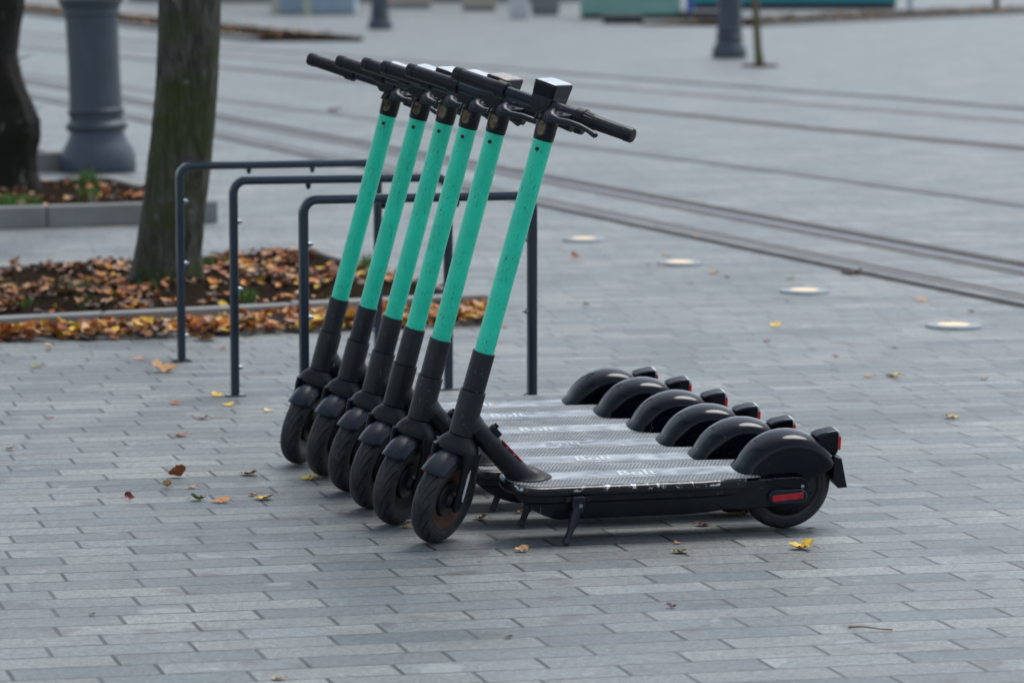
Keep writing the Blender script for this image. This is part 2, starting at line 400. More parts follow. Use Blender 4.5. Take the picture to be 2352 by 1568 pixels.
def litter(name, poly, n, size, zbase, zr, cols, label, seedv, wts=None, patchy=False):
    random.seed(seedv); b = MB()
    xs = [p.x for p in poly]; ys = [p.y for p in poly]
    def inside(x, y):
        c = False; k = len(poly) - 1
        for i in range(len(poly)):
            if (poly[i].y > y) != (poly[k].y > y) and x < (poly[k].x - poly[i].x) * (y - poly[i].y) / (poly[k].y - poly[i].y) + poly[i].x: c = not c
            k = i
        return c
    done = 0
    while done < n:
        x = random.uniform(min(xs), max(xs)); y = random.uniform(min(ys), max(ys))
        if not inside(x, y): continue
        if patchy and mnoise.noise(Vector((x * 2.3 + seedv, y * 1.3, 0))) + mnoise.noise(Vector((x * 6, y * 4, seedv))) * .5 < -.02 + random.uniform(-.25, .25): continue
        s = random.uniform(*size)
        leaf_geo(b, Vector((x, y, zbase + random.uniform(0.006, zr))), s, random.uniform(0, 6.28), random.uniform(-.4, .4), random.uniform(-.5, .5), random.uniform(.1, .8), random.choices(range(len(cols)), wts)[0], 3)
        done += 1
    return tag(b.build(name, [M['leaf_' + c] for c in cols]), label, kind='stuff')

def bed(name_i, FL, FR, BR, BL, h, soil_drop=.02, kw=.10):
    P_ = [at(*p, h) for p in (FL, FR, BR, BL)]
    c = sum(P_, Vector()) / 4
    def inset(k):
        out = []
        for i in range(4):
            a, b_, d = P_[i - 1], P_[i], P_[(i + 1) % 4]
            e1 = (b_ - a).normalized(); e2 = (d - b_).normalized()
            n1 = Vector((-e1.y, e1.x, 0)); n2 = Vector((-e2.y, e2.x, 0))
            if n1.dot(c - b_) < 0: n1 = -n1
            if n2.dot(c - b_) < 0: n2 = -n2
            s = 1 + n1.dot(n2); out.append(b_ + (n1 + n2) * (k / max(.3, s)))
        return out
    I_ = inset(kw); b = MB()
    # kerbstones, each about 1 m long with fine joints
    for i in range(4):
        a0, a1, b0, b1 = P_[i], P_[(i + 1) % 4], I_[i], I_[(i + 1) % 4]
        n = max(1, round((a1 - a0).length / 1.0))
        for k in range(n):
            t0, t1 = k / n + .002, (k + 1) / n - .002
            q = [a0.lerp(a1, t0), a0.lerp(a1, t1), b0.lerp(b1, t1), b0.lerp(b1, t0)]
            zt = h + random.uniform(-.003, .003)
            b.loft([[(v.x, v.y, 0) for v in q], [(v.x, v.y, zt) for v in q]])
    o = b.build('kerb', M['kerb'], smooth=False, bevel=.008); tag(o, kind='structure')
    s = MB(); G_ = 26; vs = []; fs = []
    rnd = random.Random(3)
    for i in range(G_ + 1):
        for j in range(G_ + 1):
            p = I_[0].lerp(I_[1], i / G_).lerp(I_[3].lerp(I_[2], i / G_), j / G_)
            vs.append((p.x, p.y, h - soil_drop + (rnd.uniform(-.012, .02) if 0 < i < G_ and 0 < j < G_ else 0)))
    for i in range(G_):
        for j in range(G_):
            a = i * (G_ + 1) + j; fs.append((a, a + 1, a + G_ + 2, a + G_ + 1))
    s.add(vs, fs); tag(s.build('soil', M['soil']), kind='structure')
    return I_
bed1 = bed(1, (-260, 742), (1124, 676), (738, 567), (-260, 620), .078)
bed2 = bed(2, (-300, 484), (500, 461), (268, 402), (-300, 428), .13)
bed3 = bed(3, (-300, 362), (143, 350), (70, 328), (-300, 336), .14)
WC = ['rust', 'orange', 'tan', 'yellow', 'brown', 'pink', 'dark']
litter('fallen_leaves', bed1, 1500, (.035, .07), .060, .035, WC, 'brown, orange and yellow fallen leaves over the soil of the near bed', 11, [3, 2.6, 2.4, 1.0, 5, 1.5, 4], True)
litter('fallen_leaves', bed2, 230, (.035, .07), .113, .04, WC, 'brown and orange fallen leaves on the soil of the far bed', 12, [3, 2, 2, .6, 5, 1, 5], True)
def strewn(z, ppts): return [at(*p) for p in ppts]
litter('leaf_drift', strewn(0, [(-80, 772), (560, 740), (1122, 716), (1140, 736), (1100, 748), (640, 768), (300, 780), (-80, 790)]), 1150, (.05, .095), 0, .045, WC,
       'thick drift of orange and yellow leaves along the front of the near kerb', 13, [3.5, 4, 5, 2.5, 2.5, 1.5, .6])
# green tufts between the leaves
def tufts(spots, zb, label, seedv):
    random.seed(seedv); b = MB()
    for (px, py, r, n, h) in spots:
        c = at(px, py, zb)
        for _ in range(n):
            a = random.uniform(0, 6.28); d = r * math.sqrt(random.random()); p = c + Vector((math.cos(a) * d, math.sin(a) * d * 1.6, -.02))
            hh = h * random.uniform(.5, 1.2); w_ = .004; q = random.uniform(0, 6.28); ln = random.uniform(.1, .6) * hh; a2 = random.uniform(0, 6.28)
            dx, dy = math.cos(q) * w_, math.sin(q) * w_
            b.add([(p.x - dx, p.y - dy, p.z), (p.x + dx, p.y + dy, p.z), (p.x + dx * .7 + math.cos(a2) * ln * .4, p.y + dy * .7 + math.sin(a2) * ln * .4, p.z + hh * .6),
                   (p.x - dx * .7 + math.cos(a2) * ln * .4, p.y - dy * .7 + math.sin(a2) * ln * .4, p.z + hh * .6), (p.x + math.cos(a2) * ln, p.y + math.sin(a2) * ln, p.z + hh)],
                  [(0, 1, 2, 3), (3, 2, 4)])
    tag(b.build('grass', M['grass'], smooth=False), label, kind='stuff')
tufts([(845, 612, .06, 120, .08), (480, 605, .09, 120, .06), (185, 662, .12, 160, .05), (55, 700, .06, 80, .05), (10, 660, .08, 90, .05), (200, 697, .05, 50, .05), (560, 680, .07, 80, .05), (340, 655, .06, 60, .05), (630, 600, .05, 50, .04)], .07, 'small green grass tufts in the soil of the near bed', 21)
tufts([(35, 468, .16, 300, .08), (200, 425, .09, 150, .12), (205, 450, .06, 100, .08)], .12, 'green grass growing in the soil of the far bed', 22)

# ------------------------------------------------------------------ trees
def trunk(b, base, pts, n=28, seedv=1, knob=.05):
    rnd = random.Random(seedv); ph = [rnd.uniform(0, 6.28) for _ in range(8)]
    # densify
    P_ = []
    for i in range(len(pts) - 1):
        a, c = pts[i], pts[i + 1]
        for k in range(6):
            t = k / 6; P_.append(tuple(a[j] + (c[j] - a[j]) * t for j in range(4)))
    P_.append(pts[-1]); rings = []
    for (x, y, z, r) in P_:
        ring = []
        for k in range(n):
            t = 2 * math.pi * k / n
            rr = r * (1 + knob * math.sin(3 * t + ph[0] + z * 1.3) + knob * .7 * math.sin(5 * t + ph[1] - z * 2.1) + knob * .5 * math.sin(9 * t + z * 5 + ph[2]) + rnd.uniform(-.012, .012))
            ring.append(base + Vector((x + rr * math.cos(t), y + rr * math.sin(t), z)))
        rings.append(ring)
    b.loft(rings)
def crown(b, base, H, seedv, nl=420, cols=3, spread=1.6):
    rnd = random.Random(seedv); random.seed(seedv)
    for _ in range(nl):
        a = rnd.uniform(0, 6.28); r = spread * math.sqrt(rnd.random()); z = H + rnd.uniform(-.2, 2.2) - r * .35
        leaf_geo(b, base + Vector((math.cos(a) * r, math.sin(a) * r, z)), rnd.uniform(.06, .1), rnd.uniform(0, 6.28), rnd.uniform(-1, 1), rnd.uniform(-1, 1), .3, rnd.randrange(cols), 2)
def limbs(b, base, top, r, seedv, n=6, L=1.6):
    rnd = random.Random(seedv)
    for k in range(n):
        a = 2 * math.pi * k / n + rnd.uniform(-.4, .4); p0 = base + Vector(top); pts = [p0 - Vector((0, 0, .15))]; q = p0.copy()
        for j in range(5):
            q = q + Vector((math.cos(a) * L / 5 * .8, math.sin(a) * L / 5 * .8, L / 5 * rnd.uniform(.6, 1.1))); a += rnd.uniform(-.35, .35); pts.append(q.copy())
        b.tube(pts, [r * .5 * (1 - j / 6.2) for j in range(6)], 8)
# near tree in the near bed
tb = at(378, 642, .07); T = empty('street_tree', tb)
tag(T, 'leaning mossy grey tree trunk rising from the near leaf-strewn bed', 'tree', 'street trees')
b = MB(); S = 1 / 479.0      # metres per pixel at this tree
trunk(b, Vector((0, 0, 0)), [(0, 0, -.12, .20), (0, 0, .0, .178), (.012, 0, .12, .156), (.045, 0, .35, .147), (.080, 0, .6, .146), (.108, 0, .85, .144), (.130, 0, 1.15, .142), (.145, .0, 1.5, .138), (.17, 0, 2.2, .125), (.16, 0, 3.1, .11)], seedv=4, knob=.035)
limbs(b, Vector(), (.16, 0, 3.0), .11, 5); b.build('trunk', M['bark1'], T)
b = MB(); crown(b, Vector((.1, 0, 0)), 4.0, 6); b.build('crown', [M['leaf_yellow'], M['leaf_orange'], M['leaf_olive']], T)
# dark tree at the left edge, knobbly
tb = at(35, 438, .11); T = empty('street_tree', tb)
tag(T, 'dark rough tree trunk with a burl at the left edge of the photo', 'tree', 'street trees')
b = MB(); s2 = 12087 / (7800 * 528.0)
def X(px): return (px - 35) * s2
trunk(b, Vector((0, 0, 0)), [(X(28), 0, -.1, .20), (X(28), 0, 0, .185), (X(26), 0, .12, .155), (X(24), 0, .22, .160), (X(28), 0, .34, .178), (X(30), 0, .44, .175), (X(26), 0, .54, .15), (X(12), 0, .63, .155), (X(0), 0, .72, .16), (X(-8), 0, .85, .155), (X(-6), 0, 1.0, .165), (X(2), 0, 1.15, .175), (X(6), 0, 1.4, .17), (X(10), 0, 2.4, .15), (X(5), 0, 3.2, .13)], seedv=9, knob=.07)
b.lathe([(.02, -.10), (.09, -.08), (.12, 0), (.10, .07), (.02, .10)], 14, Matrix.Translation((X(48), -.04, .38)), lambda t, z: 1 + .15 * math.sin(4 * t + z * 30))
limbs(b, Vector(), (X(5), 0, 3.1), .12, 8)
o = b.build('trunk', M['bark2'], T)
rnd = random.Random(5)
for k in range(9):
    z = rnd.choice([.42, .46, .5, .78, .82, 1.25]) + rnd.uniform(-.04, .04); p = Vector((X(50 if z < .6 else 22 if z < 1 else 46) , rnd.uniform(-.08, .08), z))
    b = MB(); b.tube([p, p + Vector((rnd.uniform(.10, .18), rnd.uniform(-.05, .05), rnd.uniform(.0, .08)))], [.003, .001], 5); b.build('twig', M['bark2'], T)
b = MB(); crown(b, Vector((0, 0, 0)), 4.1, 7); b.build('crown', [M['leaf_yellow'], M['leaf_brown'], M['leaf_olive']], T)
# thin young tree far right
tb = at(1745, 152); T = empty('young_tree', tb)
tag(T, 'thin young tree trunk standing beside the farther right lamp post', 'tree', 'street trees')
b = MB(); trunk(b, Vector(), [(0, 0, 0, .075), (-.03, 0, .25, .058), (-.06, 0, .7, .055), (-.08, 0, 1.2, .05), (-.1, 0, 2.6, .035)], 14, 3, .03)
limbs(b, Vector(), (-.1, 0, 2.5), .04, 4, 5, .9); b.build('trunk', M['bark3'], T)
b = MB(); crown(b, Vector((-.1, 0, 0)), 2.9, 8, 250, 3, .9); b.build('crown', [M['leaf_yellow'], M['leaf_orange'], M['leaf_olive']], T)
b = MB(); b.lathe([(.45, .0), (.45, .012), (.02, .02)], 32, Matrix.Translation(tb) @ Matrix.Diagonal((.62, 1.5, 1, 1))); tag(b.build('tree_pit', M['soil']), kind='structure')

# ------------------------------------------------------------------ cast-iron lamp posts
def lamp_post(px, py, lean, label, upper=True):
    T = empty('lamp_post', at(px, py)); T.rotation_euler = (0, lean, 0)
    tag(T, label, 'lamp post', 'cast-iron lamp posts on the square')
    b = MB(); b.lathe([(.272, 0), (.276, .01), (.276, .125), (.266, .142), (.262, .16), (.245, .19), (.222, .23), (.205, .27), (.198, .30)], 40)
    b.build('base', M['lamp'], T)
    b = MB(); b.lathe([(.198, .30), (.215, .305), (.226, .325), (.226, .345), (.212, .362), (.196, .375), (.193, .40), (.198, .415), (.206, .43), (.206, .455), (.197, .465)], 40)
    b.build('moulding', M['lamp'], T)
    b = MB(); b.lathe([(.194, .46), (.190, .8), (.194, 1.1), (.197, 1.14)], 96, None, lambda t, z: 1 - .022 * abs(math.sin(10 * t)))
    b.build('fluted_shaft', M['lamp'], T)
    b = MB(); b.lathe([(.20, 1.14), (.21, 1.15), (.21, 1.17), (.203, 1.18), (.206, 1.2), (.225, 1.225), (.24, 1.24), (.24, 1.27), (.20, 1.29), (.15, 1.33), (.11, 1.4), (.10, 1.5)], 40)
    b.build('capital', M['lamp'], T)
    b = MB(); b.lathe([(.095, 1.48), (.085, 2.5), (.075, 4.0), (.10, 4.02), (.10, 4.1), (.05, 4.12)], 24); b.build('pole', M['lamp'], T)
    b = MB(); b.lathe([(.06, 4.12), (.17, 4.3), (.2, 4.6), (.14, 4.75), (.02, 4.85)], 24); b.build('lantern', M['clear'], T)
    return T
lamp_post(227, 394, R(-1.9), 'large fluted grey-blue lamp post base between the two left trees')
lamp_post(1675, 134, 0, 'grey-blue lamp post far off, right next to the thin young tree')
lamp_post(873, 68, 0, 'farthest blurred lamp post, above the scooter handlebars at the top')

# ------------------------------------------------------------------ bicycle racks
RH = .786
def rack(pl, pr, label, h=RH):
    A = at(*pl); B = at(*pr); L = (B - A).length; rz = math.atan2(B.y - A.y, B.x - A.x)
    T = empty('bike_rack', A, rz); tag(T, label, 'bike rack', 'steel hoop racks behind the scooters')
    b = MB(); r = .044; path = [(0, 0, 0), (0, 0, h - .02 - r)]
    for k in range(1, 8):
        a = math.pi / 2 * k / 8; path.append((r - r * math.cos(a), 0, h - .02 - r + r * math.sin(a)))
    path += [(r, 0, h - .02), (L - r, 0, h - .02)]
    for k in range(1, 8):
        a = math.pi / 2 * k / 8; path.append((L - r + r * math.sin(a), 0, h - .02 - r + r * math.cos(a)))
    path += [(L, 0, h - .02 - r), (L, 0, 0)]
    rings = []
    for i, p in enumerate(path):
        p = Vector(p); d = (Vector(path[min(i + 1, len(path) - 1)]) - Vector(path[max(i - 1, 0)])).normalized()
        s = Vector((0, 1, 0)); n = d.cross(s); hw, hh, c = .0175, .0145, .005
        sec = [(-hw + c, -hh), (hw - c, -hh), (hw - c * .3, -hh + c * .3), (hw, -hh + c), (hw, hh - c), (hw - c * .3, hh - c * .3), (hw - c, hh), (-hw + c, hh), (-hw + c * .3, hh - c * .3), (-hw, hh - c), (-hw, -hh + c), (-hw + c * .3, -hh + c * .3)]
        rings.append([p + s * a + n * q for a, q in sec])
    b.loft(rings); b.build('frame', M['rack'], T, angle=25)
    for x in (0, L):
        b = MB(); b.box((x, 0, .003), (.07, .07, .006)); b.build('base_plate', M['rack'], T, bevel=.002)
    for x, s in ((0, 1), (L, -1)):
        for z in (.10, .38, .62):
            b = MB(); b.tube([(x + s * .014, 0, z), (x + s * .024, 0, z), (x + s * .025, 0, z)], [.0085, .0085, .004], 10)
            b.tube([(x + s * .024, 0, z), (x + s * .032, 0, z)], .0045, 8); b.build('bolt', M['zinc'], T)
    for x in (.27 * L / .78, .52 * L / .78):
        b = MB(); b.tube([(x, 0, h - .036), (x, 0, h - .045), (x, 0, h - .054)], [.010, .009, .005], 10); b.build('stud', M['dark_alu'], T)
    return T
rack((417, 830), (869, 814), 'farthest of the three steel hoop racks, directly before the mossy tree', .775)
rack((540, 908), (1030, 893), 'middle one of the three steel hoop racks behind the scooters')
rack((700, 994), (1222, 974), 'nearest of the three steel hoop racks, its legs partly hidden by scooters')

# ------------------------------------------------------------------ in-ground lights
t_ = NT('warm_light_lens'); t_.b.inputs['Emission Color'].default_value = (1, .74, .46, 1); t_.b.inputs['Emission Strength'].default_value = .5
M['glow'] = t_.out((.35, .27, .18), .5, 0.0, .2)
M['ring'] = simple('brushed_steel_ring', (.28, .31, .34), .55, .1, .2, 30, spec=.3)
for (px, py, lab) in [(1340, 553, 'farthest glowing round ground light, behind the front scooter stem'), (1562, 607, 'second farthest glowing round ground light, with a yellow leaf beside it'),
                      (1848, 672, 'second nearest glowing round ground light, beside the drain channel'), (2190, 752, 'nearest glowing round ground light at the right edge')]:
    T = empty('ground_light', at(px, py)); tag(T, lab, 'ground light', 'round lights set in the paving')
    b = MB(); b.lathe([(.118, .0), (.117, .009), (.112, .014), (.074, .016), (.070, .013), (.070, .0)], 48); b.build('ring', M['ring'], T)
    b = MB(); b.lathe([(.0695, .001), (.0695, .0145), (.05, .0175), (.005, .0185)], 40); b.build('lens', M['glow'], T)

# ------------------------------------------------------------------ the electric scooter
WB, TH = .957, R(13.44)
AX = Vector((-math.sin(TH), 0, math.cos(TH)))
def steer(phi):
    base = Matrix.Rotation(-TH, 4, 'Y')           # local Z -> steering axis
    return Matrix.Translation((WB, 0, .127)) @ Matrix.Rotation(phi, 4, AX) @ base
def hw(x, W=.1):
    if x > .70: return W * math.sqrt(max(0, 1 - ((x - .70) / (.105 * W / .1)) ** 2))
    if x < .26: return W - (W - .083) * (.26 - x) / .12 * .8
    return W
def outline(off, x0=.14, n=26):
    W = .1 - off; nose = .70 + .105 * W / .1; pts = []
    for i in range(n + 1):
        t = i / n
        if t < .5: x = x0 + (.70 - x0) * (t / .5)
        else: x = .70 + (nose - .70) * math.sin((t - .5) / .5 * math.pi / 2)
        y = hw(x, W) if t < .5 else W * math.cos((t - .5) / .5 * math.pi / 2)
        pts.append((x, y))
    return pts + [(x, -y) for x, y in reversed(pts[:-1])]
def wheel_tyre(b):
    prof = []   # (y, r)
    for k in range(25):
        a = math.pi * (k / 24); prof.append((.0305 * math.cos(a), .097 + .030 * math.sin(a) ** .80))
    prof = [(.020, .080)] + [(.0275, .087)] + prof + [(-.0275, .087), (-.020, .080)]
    n = 64; rings = [[(r * math.cos(t), y, r * math.sin(t)) for (y, r) in prof] for t in (2 * math.pi * k / n for k in range(n + 1))]
    b.loft(rings, closed=True, caps=False)
def wheel_disc(b, prof, n=40):
    b.lathe([(r, y) for r, y in prof], n, Matrix.Rotation(-math.pi / 2, 4, 'X'))

def make_scooter():
    root = empty('electric_scooter'); ST = steer(0); steered = []
    def P_(b, name, m, parent=None, st=False, **kw):
        o = b.build(name, m, parent or root, mw=(ST if st and parent is None else None), **kw)
        if st and parent is None: steered.append(name)
        return o
    # ---- deck hull
    b = MB(); rings = []
    N = 34
    for i in range(N + 1):
        t = i / N; x = .14 + (.795 - .14) * (1 - (1 - t) ** 1.6)
        w_ = max(.004, hw(min(x, .7949)) - .008) if x <= .70 else max(.004, .092 * math.sqrt(max(0, 1 - ((x - .70) / .0955) ** 2)))
        zb = .0755 + (max(0, (x - .655) / .14) ** 1.5) * .076 + max(0, (.30 - x)) * .05
        zb = min(zb, .150)
        k = min(1, w_ / .05)
        rings.append([(x, w_, .158), (x, w_ - .001 * k, .148 if zb < .146 else zb + .002), (x, w_ - .001 * k, max(.130, zb)), (x, w_ - .009 * k, max(.122, zb)), (x, w_ - .011 * k, max(.085, zb)), (x, w_ - .016 * k, zb),
                      (x, -w_ + .016 * k, zb), (x, -w_ + .011 * k, max(.085, zb)), (x, -w_ + .009 * k, max(.122, zb)), (x, -w_ + .001 * k, max(.130, zb)), (x, -w_ + .001 * k, .148 if zb < .146 else zb + .002), (x, -w_, .158)])
    b.loft(rings); deck = P_(b, 'deck', M['body'], angle=30)
    # rim
    b = MB(); sec = [(.014, .1722), (.006, .1722), (.0018, .1700), (0, .1655), (0, .157), (.002, .1495), (.006, .146), (.014, .145)]
    outs = [outline(o_) for o_, z in sec]
    n = len(outs[0]); rings = [[(outs[j][i][0], outs[j][i][1], sec[j][1]) for j in range(len(sec))] for i in range(n)]
    b.loft(rings, closed=True); P_(b, 'deck_rim', M['rim_plain'], deck)
    # top mat
    b = MB(); o_ = outline(.0105, .10, 40); top = []
    mid = len(o_) // 2
    for i in range(mid):
        a = o_[i]; c = o_[-1 - i]; top.append([(a[0], a[1] * (1 - 2 * k / 8), .1735) for k in range(9)])
    b.loft(top, closed=False); P_(b, 'grip_mat', M['mat'], deck, smooth=False)
    # lettering
    cu = bpy.data.curves.new('letters', 'FONT'); cu.body = 'Bolt'; cu.size = .062; cu.offset = .0020; cu.space_character = 1.08; cu.resolution_u = 6; cu.extrude = .0002; cu.align_x = 'CENTER'; cu.align_y = 'CENTER'
    to = bpy.data.objects.new('t', cu); col.objects.link(to); dg = bpy.context.evaluated_depsgraph_get(); me = bpy.data.meshes.new_from_object(to.evaluated_get(dg))
    bpy.data.objects.remove(to); lt = bpy.data.objects.new('lettering', me); col.objects.link(lt); lt.parent = deck
    me.materials.clear(); me.materials.append(M['letter'])
    bm = bmesh.new(); bm.from_mesh(me)      # the dot under the o
    dotm = Matrix.Translation((-.012, -.0275, 0)); bmesh.ops.create_circle(bm, cap_ends=True, radius=.0035, segments=14, matrix=dotm); bm.to_mesh(me); bm.free()
    lt.matrix_local = Matrix.Translation((.425, .002, .1742)) @ Matrix.Rotation(math.pi, 4, 'Z') @ Matrix.Diagonal((.98, .86, 1, 1))
    # ---- rear arms
    for s in (1, -1):
        b = MB(); prof = [(.27, .145), (.20, .160), (.10, .1665), (.0, .168), (-.020, .166), (-.034, .158), (-.042, .144), (-.043, .128), (-.038, .112), (-.025, .101), (0, .096), (.06, .0885), (.14, .084), (.20, .0885), (.27, .120)]
        b.loft([[(x, s * .067, z) for x, z in prof], [(x, s * (.083 if x < .15 else .081 if x < .25 else .074), z) for x, z in prof]])
        arm = P_(b, 'rear_arm', M['plastic'], bevel=.004)
        b = MB(); prof = [(.085, .157), (.065, .170), (-.012, .1705), (-.030, .163), (-.038, .150), (-.036, .137), (.03, .140), (.06, .150)]
        b.loft([[(x, s * .082, z) for x, z in prof], [(x, s * .0872, z) for x, z in prof]]); P_(b, 'arm_cover', M['gloss'], arm, bevel=.002)
        b = MB(); b.tube([(-.019, s * .086, .145), (-.019, s * .0895, .145), (-.019, s * .0905, .145)], [.005, .005, .002], 12); P_(b, 'bolt', M['zinc'], arm)
        b = MB(); stad = []
        for k in range(28):
            a = 2 * math.pi * k / 28; stad.append((.022 + (.034 if math.cos(a) > 0 else -.034) + .021 * math.cos(a), .118 + .021 * math.sin(a)))
        b.loft([[(x, s * .080, z) for x, z in stad], [(x, s * .092, z) for x, z in stad], [(.022 + (x - .022) * .95, s * .0945, .118 + (z - .118) * .85) for x, z in stad]]); P_(b, 'axle_cover', M['blueish'], arm)
        if s < 0: continue
        b = MB(); q = [(-.022, .1085), (.067, .1075), (.069, .118), (-.023, .1275)]
        q = [(-.020, .113), (.066, .1065), (.068, .1235), (-.020, .130)]
        b.loft([[(x, s * .0935, z) for x, z in q], [(x, s * .0965, z) for x, z in q]]); P_(b, 'reflector', M['red'], arm, bevel=.001)
    # ---- rear wheel
    rw = empty('rear_wheel', (0, 0, .127)); rw.parent = root
    b = MB(); wheel_tyre(b); P_(b, 'tyre', M['tyre'], rw)
    b = MB(); wheel_disc(b, [(.01, -.040), (.060, -.040), (.074, -.034), (.0845, -.026), (.0855, -.018), (.0855, .018), (.0845, .026), (.074, .034), (.060, .040), (.01, .040)]); 
    for k in range(6):
        a = k * math.pi / 3 + .3
        for s in (1, -1): b.tube([(.066 * math.cos(a), s * .036, .066 * math.sin(a)), (.066 * math.cos(a), s * .0415, .066 * math.sin(a))], .0032, 10)
    P_(b, 'hub_motor', M['hub'], rw)
    # ---- rear fender
    b = MB(); rings = []; secp = [(.150, 0), (.1492, .018), (.1470, .034), (.142, .048), (.134, .0575), (.124, .0625), (.110, .064)]
    na = 40
    for i in range(na + 1):
        a = R(14) + (R(152) - R(14)) * i / na
        fl = 1 if i > 2 else 1 + .03 * (3 - i)
        ring = []
        rin = max(.0, (.141 - .127) / max(.05, math.sin(a)))
        pr = [(r * fl, y) for r, y in secp] + [(max(.085, rin), .0645), (max(.05, rin), .0645), (max(.014, rin), .0645)]
        full = [(r, -y) for r, y in reversed(pr)] + pr[1:]
        # keep above the skirt line
        rings.append([(r * math.cos(a), y, max(.141, .127 + r * math.sin(a))) for r, y in full])
    b.loft(rings, closed=False); fd = P_(b, 'rear_fender', M['gloss'], angle=40)
    so = fd.modifiers.new('shell', 'SOLIDIFY'); so.thickness = .002
    b = MB(); prof = [(-.118, .215), (-.136, .2080), (-.141, .2085), (-.158, .140), (-.163, .124), (-.136, .122), (-.120, .150)]
    b.loft([[(x, -.052, z) for x, z in prof], [(x, .052, z) for x, z in prof]]); P_(b, 'mudguard_flap', M['plastic'], fd, bevel=.003)
    b = MB(); prof = [(-.070, .262), (-.088, .270), (-.120, .2765), (-.134, .277), (-.139, .270), (-.140, .218), (-.130, .205), (-.10, .225)]
    b.loft([[(x, -.024, z) for x, z in prof], [(x, .024, z) for x, z in prof]]); P_(b, 'tail_light_housing', M['gloss'], fd, bevel=.006)
    b = MB(); b.loft([[(-.136, -.022, .222), (-.136, .022, .222), (-.136, .022, .262), (-.136, -.022, .262)], [(-.148, -.020, .222), (-.148, .020, .222), (-.148, .020, .258), (-.148, -.020, .258)]]); P_(b, 'tail_light', M['redlens'], fd, bevel=.002)
    b = MB(); b.loft([[(-.132, -.0222, .2625), (-.132, .0222, .2625), (-.132, .020, .279), (-.132, -.020, .279)], [(-.1482, -.020, .2585), (-.1482, .020, .2585), (-.143, .018, .273), (-.143, -.018, .273)]]); P_(b, 'clear_lens', M['clear'], fd, bevel=.002)
    # ---- down tube
    b = MB(); p0 = Vector((.722, 0, .150)); p1 = Vector((.905, 0, .345)); d = (p1 - p0)
    pts = [p0 + d * t for t in (0, .06, .12, .3, .6, .85, 1)]
    b.tube(pts, [.042, .038, .0355, .0328, .0310, .0295, .0280], 32, None, .94); dt = P_(b, 'down_tube', M['body'])
    b = MB(); fl = []
    for rr, z in ((.060, .1725), (.0585, .177), (.052, .180), (.043, .190), (.030, .200)):
        fl.append([(.722 + (z - .17) * .6 + rr * 1.05 * math.cos(t), rr * .78 * math.sin(t), z) for t in (2 * math.pi * k / 36 for k in range(36))])
    b.loft(fl); P_(b, 'base_flange', M['body'], dt)
    up = d.normalized(); back = Vector((-up.z, 0, up.x)) * 1.0; back = Vector((-d.z, 0, d.x)).normalized()
    b = MB(); c0 = p0 + d * .68 + back * .033
    fr = Matrix((( up.x, 0, back.x, c0.x), (0, 1, 0, 0), (up.z, 0, back.z, c0.z), (0, 0, 0, 1)))
    b.box((0, 0, 0), (.034, .022, .016), fr); b.box((.010, 0, .011), (.012, .016, .010), fr); P_(b, 'bag_hook', M['plastic'], dt, bevel=.003)
    b = MB(); c0 = p0 + d * .42 + back * .0282
    fr = Matrix((( up.x, 0, back.x, c0.x), (0, 1, 0, .010), (up.z, 0, back.z, c0.z), (0, 0, 0, 1)))
    for q, L_ in ((-.026, .026), (.004, .022), (.030, .020)): b.box((q, 0, .001), (L_, .014, .004), fr)
    P_(b, 'red_sticker', M['red'], dt)
    # ---- head tube (fixed to frame, drawn about the steering axis)
    b = MB(); H0 = Matrix.Translation((WB, 0, .127)) @ Matrix.Rotation(-TH, 4, 'Y')
    b.lathe([(.0325, .180), (.0343, .181), (.0345, .184), (.0345, .298), (.0338, .301), (.028, .3015)], 40, H0)
    b.tube([(.88, 0, .315), (.897, 0, .337), (.905, 0, .345)], [.0315, .034, .030], 24)
    P_(b, 'head_tube', M['dark_alu'])
    # ---- steering parts (local z = steering axis)
    b = MB(); b.lathe([(.028, .3025), (.0300, .303), (.0302, .306), (.0302, .405), (.0296, .408), (.027, .4082)], 40); cl = P_(b, 'clamp_collar', M['dark_alu'], st=True)
    b = MB(); b.tube([(.0285, .006, .358), (.0318, .006, .358)], .0062, 14); P_(b, 'screw', M['screw'], cl)
    b = MB(); b.tube([(.030, .006, .358), (.0322, .006, .358)], .0026, 6); P_(b, 'screw_socket', M['hub'], cl)
    b = MB(); b.lathe([(.0262, .407), (.0262, .992)], 40); gt = P_(b, 'steering_tube', M['green'], st=True)
    b = MB(); b.tube([(.0245, .004, .968), (.0278, .004, .968)], .0052, 14); P_(b, 'screw', M['hub'], gt)
    b = MB(); rings = []
    for z, rx, ry, cx in ((.9915, .0268, .0268, 0), (.995, .0275, .0275, 0), (1.010, .0285, .028, 0), (1.035, .0290, .0285, .001), (1.055, .0275, .0265, .003), (1.066, .026, .024, .007), (1.078, .028, .026, .014), (1.085, .029, .028, .02)):
        rings.append([(cx + rx * math.cos(t), ry * math.sin(t), z) for t in (2 * math.pi * k / 36 for k in range(36))])
    b.loft(rings); nk = P_(b, 'headlight_housing', M['plastic'], st=True)
    def oval(xb, dx, ry, rz, zc, k1=1.0):
        return [[(xb - (abs(ry * math.sin(t)) ** 2) * 12, ry * math.cos(t) if 0 else ry * math.sin(t), zc + (rz - ry) * (1 if math.cos(t) > 0 else -1) + ry * math.cos(t)) for t in (2 * math.pi * k / 28 for k in range(28))],
                [(xb + dx - (abs(ry * math.sin(t)) ** 2) * 12, ry * k1 * math.sin(t), zc + (rz - ry) * (1 if math.cos(t) > 0 else -1) + ry * k1 * math.cos(t)) for t in (2 * math.pi * k / 28 for k in range(28))]]
    b = MB(); b.loft(oval(.0245, .0065, .0165, .0245, 1.024, .95)); P_(b, 'headlight_bezel', M['gloss'], nk)
